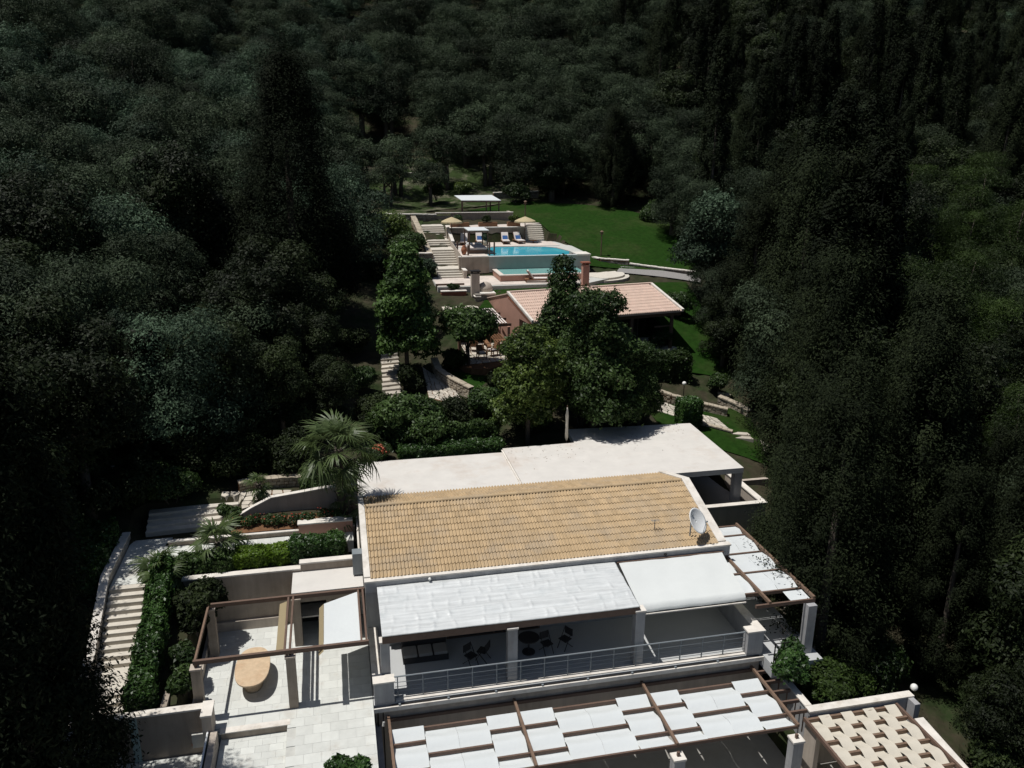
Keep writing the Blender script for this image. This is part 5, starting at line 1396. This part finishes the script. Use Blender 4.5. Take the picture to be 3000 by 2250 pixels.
nt('broadleaf_tree', dk, 15.55, 46.2, (1.1, 1.0, .98), 2.0, 'broad dark green tree right of the yellow green tree', 3.0)
sp_t = round_tree('spire_tree', 10.6, 4.4, 30, 20000, .112, .5, M['citrus'], .1, 406, 1.0, cone=.75, rough=.3, tr=.14)
nt('broadleaf_tree', sp_t, 14.4, 50.0, 1.0, .7, 'tall pointed tree whose tip rises in front of the lower pool', 3.2)
nt('broadleaf_tree', dk, 18.7, 46.5, (.58, .55, .62), 4.0, 'small dark tree at the right edge of the flat roof shade', 2.9)
gg = round_tree('greygreen', 10.2, 7.0, 16, 14000, .16, .34, M['olive_b'], .22, 407, .9, tr=.18)
nt('olive_tree', gg, 31.6, 64.5, 1.0, 0, 'pale grey green tree at the right end of the gravel path')
nt('olive_tree', OLV[1], 30.4, 59.2, (.72, .72, .72), 1, 'grey green tree on the grass right of the pool house eave')
nt('olive_tree', OLV[2], 34.6, 74.2, (.8, .8, .9), 2, 'grey green tree closing the right end of the upper lawn')
nt('olive_tree', OLV[4], 34.8, 80.5, (.85, .85, .9), 3, 'olive at the far right corner of the upper lawn')
nt('oak_tree', OAK[1], 28.9, 55.6, .6, 3, 'low oak on the lawn strip in front of the pool house post')
for i, (x, y, sc, r) in enumerate(((24.9, 33.5, .88, 0), (26.6, 38.0, .98, 2), (29.5, 34.0, .95, 4), (28.4, 42.5, .95, 1), (30.8, 49, 1.1, 3), (33.5, 39, 1.0, 5), (21.5, 29.4, .88, .5), (22.7, 33.2, .72, 2.2), (31.4, 56.5, .95, 3.6), (34.5, 50.5, 1.25, 1.1))):
    lbs = ['dark juniper leaning over the side pergola', 'broad dark juniper beside the veranda corner', 'dense juniper standing behind the pergola pillar', 'dark juniper overhanging the lower flagged path', 'tall juniper above the path right of the globe lamp', 'juniper rising at the middle of the dark right woods', 'small juniper just behind the tall side pillar', 'juniper between the rocks and the side pergola', 'juniper at the lawn edge right of the pool house', 'tallest juniper crowning the dark mass right of the villa']
    nt('juniper_tree', JUN[(i * 3 + 1) % 4], x, y, (sc * 1.05, sc * 1.05, sc * (1.0, 1.12, .9)[i % 3]), r, lbs[i])
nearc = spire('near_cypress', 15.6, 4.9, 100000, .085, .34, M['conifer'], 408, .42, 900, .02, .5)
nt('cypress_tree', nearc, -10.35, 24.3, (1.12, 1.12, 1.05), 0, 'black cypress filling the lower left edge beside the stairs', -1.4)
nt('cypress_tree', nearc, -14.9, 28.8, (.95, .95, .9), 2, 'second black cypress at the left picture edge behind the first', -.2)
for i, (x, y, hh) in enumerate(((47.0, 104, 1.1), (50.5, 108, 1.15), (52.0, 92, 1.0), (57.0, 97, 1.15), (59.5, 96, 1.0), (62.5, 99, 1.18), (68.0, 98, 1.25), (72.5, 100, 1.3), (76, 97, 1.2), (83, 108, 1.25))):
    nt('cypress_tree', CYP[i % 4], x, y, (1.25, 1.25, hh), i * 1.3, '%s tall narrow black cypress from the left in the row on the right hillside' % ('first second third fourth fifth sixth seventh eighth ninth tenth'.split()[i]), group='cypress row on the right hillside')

ORD = ['low oak directly behind the upper path end left of the palm', 'oak beside the foot of the rough stone stairs', 'oak halfway up the rough stone stairs on their left', 'oak above the rough stone stairs below the pool stairway', 'oak in deep shade behind the stone steps of the small palm', 'oak behind the globe lamp left of the upper landing', 'oak at the far left above the sloping stair wall', 'low dark oak left of the flat clipped hedge', 'oak between the palm and the grove', 'oak leaning to the rough stairs from the grove', 'dark oak rising right of the carport wall', 'dark oak at the bottom right corner', 'dark oak above the bottom right corner', 'oak shading the stone steps behind the upper landing']
for i, (x, y, w_, hh) in enumerate(((30.6, 45.5, 1.5, 1.0), (33.0, 52.5, 1.55, 1.12), (36.2, 54.5, 1.4, 1.22), (38.5, 52.0, 1.6, 1.08), (35.0, 47.5, 1.5, 1.14), (42.5, 60.0, 1.4, 1.15))):
    nt('cypress_tree', CYP[i % 4], x, y, (w_, w_, hh), i * 1.7, '%s tall black cypress spire from the left in the dark mass right of the villa' % 'first second third fourth fifth sixth'.split()[[0, 1, 2, 4, 3, 5][i]])
for i, (x, y, sc, r) in enumerate(((-3.2, 45.0, .62, 1), (-1.6, 49.6, .66, 2), (-1.7, 54.6, .72, 4), (-.4, 62.5, .8, 5), (-6.5, 43.8, .75, 0), (-10.0, 43.2, .8, 3), (-13.4, 39.5, .85, 2.5), (-14.2, 35.2, .62, .4), (-.6, 45.9, .5, 1.6), (-4.6, 48.8, .9, 5.2), (25.6, 22.4, .6, 1), (27.6, 18.4, .75, 2), (29.6, 24.5, .8, 3), (-11.7, 38.4, .95, 1.2))):
    nt('oak_tree', OAK[i % 4], x, y, sc, r, ORD[i])
grove = [round_tree('grove%d' % i, 6.4, 5.6, 11, 12000, .11, .3, M['olive'], .40, 430 + i, .8, 2, rough=.34, chaos=.5, tr=.24) for i in range(2)]
for i, (x, y, sc) in enumerate(((4.2, 99.5, 1.0), (8.3, 101.5, 1.05), (11.5, 96.0, .85), (14.5, 104.0, 1.1), (20.0, 104.5, 1.1), (18.2, 110.5, 1.2), (6.5, 94.0, .85))):
    nt('olive_tree', grove[i % 2], x, y, sc, i * 1.1, '%s olive with bare lower trunk standing in the sunlit clearing' % ['far left', 'second', 'small front', 'middle', 'right hand', 'rearmost', 'front left'][i])

for i, (x, y, w, h, lb) in enumerate(((-8.3, 39.6, 3.2, 2.2, 'dark shrub behind the shadowed stone steps'), (-5.6, 41.4, 3.4, 2.6, 'dark shrub behind the rubble wall of the upper path'), (-10.6, 39.2, 3.2, 2.4, 'dark shrub beside the upper left globe lamp'), (-12.6, 36.8, 3.0, 2.6, 'dark shrub beyond the flat clipped hedge'), (-2.6, 41.8, 3.2, 2.4, 'dark shrub behind the end of the rubble wall'), (-8.0, 42.0, 3.6, 3.0, 'large dark shrub at the edge of the left woods'), (.8, 41.2, 2.6, 2.0, 'dark shrub behind the big palm'), (-11.8, 31.2, 2.2, 1.8, 'dark shrub against the outside of the stair wall'), (2.2, 47.8, 2.8, 2.4, 'dark shrub at the foot of the rough stone stairs'), (1.2, 52.5, 2.4, 2.0, 'shrub along the left edge of the rough stone stairs'), (1.0, 57.5, 2.8, 2.3, 'shrub left of the top of the rough stone stairs'), (6.2, 61.0, 3.4, 2.6, 'shrub behind the pyramidal bright tree'), (5.8, 66.0, 3.6, 2.6, 'shrub left of the barbecue terrace'), (3.6, 70.5, 3.4, 2.8, 'shrub below the stone block wall by the pool stairs'))):
    LATER.append((x, y, w, h, lb, i))

# bushes and hedges
def hedge(name, label, x0, x1, y0, y1, z0, z1, n, material, size=.085, aspect=.5, lump=.10, cat='hedge', slope=0.0, group=None, seed=1):
    """clipped mass of leaves round a solid box in the darkest leaf tone; slope raises the far end"""
    global RNG
    RNG = np.random.default_rng(seed)
    t = thing(name, label, cat, ((x0 + x1) / 2, (y0 + y1) / 2, z0), group)
    lx, ly, lz = x1 - x0, y1 - y0, z1 - z0
    areas = np.array([lx * ly * 1.3, lx * lz, lx * lz, ly * lz, ly * lz])
    f = RNG.choice(5, n, p=areas / areas.sum())
    a, b = RNG.random(n), RNG.random(n)
    P = np.zeros((n, 3)); N = np.zeros((n, 3))
    top = f == 0
    P[top] = np.c_[a[top] * lx, b[top] * ly, np.full(top.sum(), lz)]; N[top] = (0, 0, 1)
    for q, (ax, val, nn) in {1: (1, 0, (0, -1, 0)), 2: (1, ly, (0, 1, 0)), 3: (0, 0, (-1, 0, 0)), 4: (0, lx, (1, 0, 0))}.items():
        s = f == q
        if ax == 1: P[s] = np.c_[a[s] * lx, np.full(s.sum(), val), b[s] * lz]
        else: P[s] = np.c_[np.full(s.sum(), val), a[s] * ly, b[s] * lz]
        N[s] = nn
    w_ = lump * (np.sin(P[:, 0] * 4.1 + seed) + np.sin(P[:, 1] * 3.7 + seed * 2) + np.sin((P[:, 0] + P[:, 1]) * 7.3)) / 2
    P += N * (w_ + RNG.normal(0, lump * .45, n) - lump * .3)[:, None]
    P += RNG.normal(0, .03, P.shape)
    P[:, 2] += slope * (P[:, 1])
    P -= np.array([lx / 2, ly / 2, 0])
    tint = .25 + .25 * np.sin(P[:, 0] * 2.2 + P[:, 1] * 2.9 + seed) * .5 + .55 * RNG.random(n) ** 2
    g = lump * 1.6 + .05
    cx, cy = lx / 2 - g, ly / 2 - g
    zt0, zt1 = lz - g, lz - g + slope * ly
    ev = [(-cx, -cy, -.3), (cx, -cy, -.3), (cx, cy, -.3 + slope * ly), (-cx, cy, -.3 + slope * ly), (-cx, -cy, zt0), (cx, -cy, zt0), (cx, cy, zt1), (-cx, cy, zt1)]
    ef = [(4, 5, 6, 7), (0, 1, 5, 4), (1, 2, 6, 5), (2, 3, 7, 6), (3, 0, 4, 7)]
    me = leaf_mesh('leaves', P, N + unit(n) * .7, size, aspect, tint, material, .2, (ev, ef, .05))
    inst('leaves', me, t, (0, 0, 0))
    return t
def bush(name, label, x, y, z, w, h, n, material, size=.09, aspect=.45, nb=9, cat='bush', group=None, seed=1, squash=.9):
    global RNG
    RNG = np.random.default_rng(seed); random.seed(seed)
    t = thing(name, label, cat, (x, y, z), group)
    C = [(random.uniform(-.5, .5) * w * .6, random.uniform(-.5, .5) * w * .6, h * random.uniform(.25, .68)) for _ in range(nb)] + [(0, 0, h * .5)]
    Rr = [min(w, h) * random.uniform(.20, .32) for _ in range(nb)] + [min(w, h) * .36]
    inst('leaves', crown('leaves', C, Rr, n, size, aspect, material, squash), t, (0, 0, 0))
    m = MB()
    for c in C[:5]: m.tube([(c[0] * .15, c[1] * .15, -.2), (c[0] * .6, c[1] * .6, c[2] * .6), c], [.035, .025, .01], 5)
    inst('stem', (lambda q: (q.materials.append(M['bark']), q)[1])(m.mesh('stem')), t, (0, 0, 0))
    return t
hedge('hedge', 'long leafy hedge between the stairs and the shrub bed, lower part', -8.12, -7.3, 27.25, 30.0, .75, 1.6, 9000, M['hedge'], .075, .5, .12, slope=.35, seed=3)
hedge('hedge', 'leafy hedge beside the upper flight of the left stairs', -8.1, -7.3, 30.05, 33.4, 1.7, 2.5, 9000, M['hedge'], .075, .5, .12, slope=.42, seed=4)
hedge('hedge', 'lime green topped stretch of the clipped hedge above the patio wall', -4.9, -2.55, 33.9, 34.9, 2.7, 3.22, 7000, M['lime'], .07, .5, .08, seed=5)
hedge('hedge', 'dark clipped hedge between the lime stretch and the big palm', -2.5, -.2, 33.9, 34.9, 2.7, 3.55, 7000, M['hedge'], .07, .5, .10, seed=6)
hedge('hedge', 'dark clipped hedge left of the lime stretch below the garden path', -7.3, -4.95, 33.9, 34.9, 2.65, 3.2, 6500, M['shrub'], .07, .5, .14, seed=7)
hedge('hedge', 'flat clipped hedge left of the garden stairs beyond the sloping wall', -11.8, -10.3, 33.0, 37.0, 2.7, 3.75, 9000, M['hedge'], .085, .5, .12, slope=.1, seed=8)
hedge('hedge', 'long low hedge along the back edge of the flat roof', 3.2, 9.2, 43.5, 44.4, 3.0, 3.95, 12000, M['hedge'], .075, .5, .10, seed=9)
hedge('hedge', 'second row of low hedge beneath the round glossy bush', 5.5, 9.3, 45.6, 46.6, 3.2, 4.4, 8000, M['citrus'], .085, .5, .16, seed=10)
hedge('hedge', 'cube shaped clipped bush on the flagged path right of the flat roof', 21.75, 23.2, 46.6, 47.8, 3.0, 4.65, 5000, M['hedge'], .08, .5, .06, cat='bush', seed=11)
hedge('hedge', 'broad clipped hedge behind the globe lamp right of the big trees', 19.8, 25.2, 53.0, 55.0, 3.9, 5.9, 14000, M['shrub'], .10, .5, .22, seed=12)
for i, (x, y, z, w, h, n, mt, nm, lb) in enumerate((
    (4.0, 46.6, 3.2, 5.2, 3.5, 16000, 'citrus', 'round_bush', 'big round glossy bush behind the flat roof next to the palm'),
    (6.6, 47.4, 3.5, 2.8, 2.4, 9000, 'oak', 'bush', 'dark bush between the round glossy bush and the flagged path'),
    (9.0, 48.6, 3.9, 2.3, 2.2, 8000, 'citrus', 'bush', 'small leafy bush left of the yellow green tree'),
    (8.2, 55.5, 5.0, 1.7, 1.9, 5500, 'oak', 'bush', 'rounded dark bush beside the thin stemmed shade tree'),
    (4.7, 53.0, 4.4, 1.9, 2.3, 5000, 'oak', 'bush', 'dark clipped bush under the pyramidal bright tree'),
    (11.2, 52.4, 4.4, 3.0, 1.8, 7000, 'oak', 'bush', 'shadowed shrubs below the terrace edge'),
    (11.6, 47.0, 3.2, 3.0, 3.2, 8000, 'yellowgreen', 'bush', 'yellow green undergrowth beneath the yellow green tree'),
    (15.2, 47.4, 3.2, 3.4, 3.4, 9000, 'citrus', 'bush', 'dark undergrowth beneath the broad dark green tree'),
    (18.6, 47.9, 3.1, 3.0, 2.6, 7000, 'citrus', 'bush', 'dark undergrowth at the right of the broad dark green tree'),
    (17.85, 26.0, -1.2, 1.6, 2.7, 7000, 'hedge', 'boxwood', 'upright glossy bush at the right terrace corner'),
    (19.3, 25.6, -2.3, 2.5, 2.7, 9000, 'pine', 'bush', 'feathery green bush behind the carport wall'),
    (20.9, 26.6, -2.8, 2.4, 2.5, 7000, 'pine', 'bush', 'second feathery bush behind the carport wall'),
    (23.4, 27.2, -3.0, 2.4, 2.9, 6000, 'shrub', 'bush', 'leafy bush at the far end of the carport wall'),
    (-.45, 22.9, -.35, 2.7, 1.35, 11000, 'hedge', 'bush', 'rounded bush at the bottom edge of the tiled patio'),
    (22.9, 36.9, -.8, 1.8, 1.6, 4000, 'olive', 'bush', 'grey bush below the veranda parapet'),
    (21.4, 34.6, -1.2, 1.5, 1.6, 4000, 'shrub', 'bush', 'small bush between the rocks beside the side pergola'),
    (-12.3, 33.3, 2.2, 2.6, 1.9, 6000, 'oak', 'bush', 'dark shrub outside the top of the stair wall'),
    (-11.9, 28.9, .4, 2.4, 1.8, 6000, 'oak', 'bush', 'dark shrub outside the middle of the stair wall'),
    (-14.2, 31.4, 1.6, 3.4, 2.8, 9000, 'oak', 'bush', 'big dark shrub behind the cypress at the left edge'),
    (-12.6, 26.6, -.4, 2.6, 2.2, 6000, 'oak', 'bush', 'dark shrub beside the black cypress'),
    (24.6, 21.5, -3.4, 2.6, 1.8, 6000, 'oak', 'bush', 'low dark bush right of the carport pergola'),
    (-6.45, 28.3, .6, .95, 1.3, 3500, 'shrub', 'shrub', 'front shrub in the bed left of the patio'),
    (-6.5, 29.6, .8, 1.0, 1.4, 3500, 'shrub', 'shrub', 'middle shrub in the bed left of the patio'),
    (-6.4, 31.6, 1.1, 1.5, 2.3, 6000, 'oak', 'shrub', 'tall dark shrub at the back corner of the patio'),
    (-5.9, 32.7, 1.3, 1.7, 2.1, 5000, 'oak', 'shrub', 'leaning shrub reaching over the back patio wall'),
    (-1.2, 39.4, 3.6, 2.2, 1.6, 5000, 'shrub', 'bush', 'leafy bush beside the upper path left of the palm'),
    (-5.6, 37.9, 3.3, 1.5, .8, 2500, 'shrub', 'bush', 'low plants left of the curved garden wall'),
    (7.0, 76.5, 10.0, 3.2, 3.0, 7000, 'shrub', 'bush', 'pale green bush left of the pool stairway'),
    (8.2, 71.5, 9.0, 1.8, 2.2, 4500, 'olive_b', 'bush', 'silvery bush at the foot of the stone block wall'),
    (5.5, 79.5, 11.0, 3.5, 3.4, 7000, 'yellowgreen', 'bush', 'sunlit shrub beside the top of the pool stairway'),
    (35.0, 86.0, 12.2, 4.0, 2.6, 7000, 'shrub', 'bush', 'sunlit bushes at the far right end of the lawn'),
    (36.0, 80.0, 11.4, 3.0, 2.4, 5000, 'yellowgreen', 'bush', 'yellowish shrub on the right lawn edge'),
    (27.5, 61.5, 7.0, 2.4, 2.2, 5000, 'shrub', 'bush', 'bush on the lawn right of the pool house'),
    (24.6, 58.0, 5.4, 2.4, 1.4, 4000, 'shrub', 'bush', 'low bush below the pool house post'),
    (26.9, 51.8, 3.6, 1.6, 1.5, 4000, 'shrub', 'bush', 'small bright shrub beside the rubble wall near the junipers'),
    (12.5, 98, 14.0, 3.0, 2.2, 4000, 'shrub', 'bush', 'scrub bush in the sunlit clearing'),
    (21.5, 96, 13.8, 4.0, 2.4, 5000, 'shrub', 'bush', 'dark scrub beside the rubble wall behind the lawn'),
    (26.0, 97, 14.0, 4.5, 3.2, 6000, 'oak', 'bush', 'dark thicket at the top corner of the lawn'),
    (16.0, 101.0, 14.3, 2.6, 1.7, 3500, 'yellowgreen', 'bush', 'yellowish scrub in the middle of the clearing'),
    (12.9, 83.4, 12.69, 1.4, .8, 1800, 'shrub', 'plant', 'plants in the planter behind the left parasol'),
    (15.8, 83.4, 12.69, 1.4, .8, 1800, 'oak', 'plant', 'plants in the middle planter above the loungers'),
    (18.5, 83.4, 12.69, 1.1, .8, 1500, 'yellowgreen', 'plant', 'dry plants in the planter near the right parasol'),
    (9.8, 66.9, 8.75, 1.5, .6, 1800, 'shrub', 'plant', 'plants in the brick planter beside the barbecue'),
    (14.75, 79.2, 11.3, .55, .7, 900, 'olive_b', 'plant', 'clipped plant in the round stone pot'),
)):
    bush(nm, lb, x, y, tz(x, y) - .1 if z > 50 else z, w, h, n, M[mt], .095 if w < 3 else .12, .45, 9, seed=500 + i)
for x, y, w, h, lb, i in LATER:
    bush('bush', lb, x, y, tz(x, y) - .15, w, h, 8000, M['oak'] if i % 3 else M['shrub'], .085, .45, 12, seed=700 + i)
# flowers in the bed
random.seed(21)
for i in range(12):
    x = -5.0 + i * .42 + random.uniform(-.1, .1); y = 36.8 + random.uniform(-.25, .3)
    t = thing('rose_bush', 'small flowering rose bush in the bed under the curved white wall', 'flower', (x, y, 3.2), 'rose bushes in the flower bed')
    RNG = np.random.default_rng(900 + i)
    inst('leaves', crown('leaves', [(0, 0, .3), (.1, .05, .45)], [.24, .18], 500, .05, .5, M['shrub']), t, (0, 0, 0))
    inst('blossom', crown('blossom', [(0, 0, .45)], [.26], 6, .05, .8, M['redflower']), t, (0, 0, 0))
t = thing('flowering_shrub', 'leafy shrub with red flowers behind the flat roof next to the palm', 'shrub', (1.9, 43.6, 3.2))
RNG = np.random.default_rng(77)
inst('leaves', crown('leaves', [(0, 0, .6), (.4, .1, .8), (-.4, 0, .7)], [.55, .45, .4], 2500, .08, .35, M['shrub']), t, (0, 0, 0))
inst('blossom', crown('blossom', [(.1, -.2, .95), (.4, -.1, .8)], [.35, .3], 120, .07, .8, M['redflower']), t, (0, 0, 0))

# fan palms
def frond_mesh(name, stem, blade, nleaf, seed, sag=.35):
    random.seed(seed); m = MB(); tint = []
    # petiole along +x, rising; blade is a fan at its end, leaflet tips drooping
    for k in range(4):
        a, b = k / 4, (k + 1) / 4
        w = .035
        pa = (stem * a, 0, .12 * stem * math.sin(a * 2.2)); pb = (stem * b, 0, .12 * stem * math.sin(b * 2.2))
        m.add([(pa[0], -w, pa[2]), (pa[0], w, pa[2]), (pb[0], w * .8, pb[2]), (pb[0], -w * .8, pb[2])], [(0, 1, 2, 3)]); tint.append(.55)
    ex, ez = stem, .12 * stem * math.sin(2.2)
    for i in range(nleaf):
        th = (i / (nleaf - 1) - .5) * 4.0 + random.uniform(-.09, .09)
        L = blade * (1 - .22 * abs(th) / 2.1) * random.uniform(.88, 1.05)
        c, s = math.cos(th), math.sin(th)
        w0 = .020 + .020 * blade
        segs = 4; prev = None
        for q in range(segs + 1):
            f = q / segs; r = L * f
            w = w0 * math.sin(math.pi * min(max(.12 + f * .86, 0), 1)) * (.9 if f < .6 else 1)
            drop = -sag * L * f ** 2.4 * random.uniform(.8, 1.2)
            p = (ex + c * r, s * r, ez + drop + .12 * L * f * (1 - f))
            l_, r_ = (p[0] - s * w, p[1] + c * w, p[2]), (p[0] + s * w, p[1] - c * w, p[2] + w * .5)
            if prev: m.add([prev[0], prev[1], r_, l_], [(0, 1, 2, 3)]); tint.append(.35 + .35 * random.random() + .2 * f)
            prev = (l_, r_)
    me = m.mesh(name); me.materials.append(M['palm'])
    at = me.attributes.new('tint', 'FLOAT', 'FACE'); at.data.foreach_set('value', tint)
    return me
def palm(label, x, y, z, h, r, nfr, stem, blade, seed, nleaf=26, tr=.16):
    t = thing('fan_palm', label, 'palm', (x, y, z))
    m = MB(); m.tube([(0, 0, -.3), (.04, 0, h * .3), (0, .03, h * .7), (0, 0, h)], [tr * 1.25, tr, tr * .95, tr * 1.1], 10)
    for k in range(int(h * 14)):
        a = k * 2.4; zz = .1 + k / 14
        m.bar((tr * .9 * math.cos(a), tr * .9 * math.sin(a), zz), (tr * 1.5 * math.cos(a), tr * 1.5 * math.sin(a), zz + .12), .07, .03)
    me = m.mesh('trunk'); me.materials.append(M['bark']); inst('trunk', me, t, (0, 0, 0))
    fs = [frond_mesh('frond', stem, blade, nleaf, seed + q, .42 + .14 * q) for q in range(3)]
    random.seed(seed)
    for k in range(nfr):
        f = k / nfr
        el = R_(80 - 140 * f ** .85 + random.uniform(-7, 7)); az = k * 2.39996 + random.uniform(-.15, .15)
        s = random.uniform(.72, 1.12) * (.8 if f < .12 else 1)
        rot = (Matrix.Rotation(az, 4, 'Z') @ Matrix.Rotation(-el, 4, 'Y') @ Matrix.Rotation(random.uniform(-.8, .8), 4, 'X')).to_euler()
        inst('frond', fs[k % 3], t, (0, 0, h - .05 - .25 * f), rot, (s, s, s))
    return t
palm('big fan palm with a loose shaggy head left of the tiled roof', -.2, 37.3, 3.1, 3.6, 2.2, 38, 1.40, 1.20, 31, 21, .20)
palm('small fan palm in front of the rubble wall on the upper path', -4.1, 38.7, 3.6, 1.05, .8, 13, .45, .55, 41, 18, .12)
palm('young fan palm hanging over the hedge below the flower bed', -5.7, 35.0, 3.0, .55, 1.2, 16, .75, .80, 51, 20, .10)
palm('dark fan palm beside the landing at the top of the left stairs', -7.75, 33.2, 2.5, .9, 1.2, 16, .70, .70, 61, 20, .11)
palm('low fan palm at the foot of the big palm on the right', .2, 36.9, 3.0, 1.2, 1.0, 9, .7, .8, 71, 22, .11)

# fallen leaves on the flat roof and patio
RNG = np.random.default_rng(61)
n = 170
lx, ly = RNG.uniform(9.3, 20.8, n), 43.3 - np.abs(RNG.normal(0, 1.3, n))
ly = np.where(lx > 13.7, ly + 1.9, ly); ly = np.clip(ly, 38.4, 45.3)
P = np.c_[lx, ly, np.full(n, 3.695)]
o = bpy.data.objects.new('leaf_litter', leaf_mesh('leaf_litter', P, np.tile([0, 0, 1.0], (n, 1)) + RNG.normal(0, .2, (n, 3)), .035, .5, RNG.random(n), M['litter'])); COL.objects.link(o); o['kind'] = 'stuff'

# limestone rocks beside the right pergola and veranda
random.seed(33)
for i, (x, y, w, lb) in enumerate(((23.4, 36.4, .9, 'pale limestone rock below the veranda corner'), (21.6, 33.6, 1.0, 'pale limestone rock beside the side pergola'), (21.3, 32.0, .7, 'smaller pale rock beside the side pergola'), (21.2, 29.3, .8, 'pale rock near the front of the side pergola'), (27.0, 51.3, .8, 'pale rock at the end of the rubble wall near the junipers'), (26.4, 41.6, .9, 'pale rock in the dappled shade right of the veranda'), (25.6, 39.9, .6, 'small pale rock right of the veranda parapet'))):
    m = MB(); k1, k2 = random.uniform(0, 6), random.uniform(0, 6)
    def rock(u, v):
        a, b = u * 2 * math.pi, (v - .5) * math.pi
        d = Vector((math.cos(b) * math.cos(a), math.cos(b) * math.sin(a), math.sin(b)))
        q = w * (.5 + .10 * math.sin(d.x * 5 + k1) + .09 * math.sin(d.y * 6 + k2) + .07 * math.sin(d.z * 8 + k1))
        return (x + d.x * q, y + d.y * q, zz + d.z * q * .7)
    zz = tz(x, y) + .15
    m.grid(rock, 12, 8)
    tag(obj('rock', m, M['stone']), lb, 'rock')
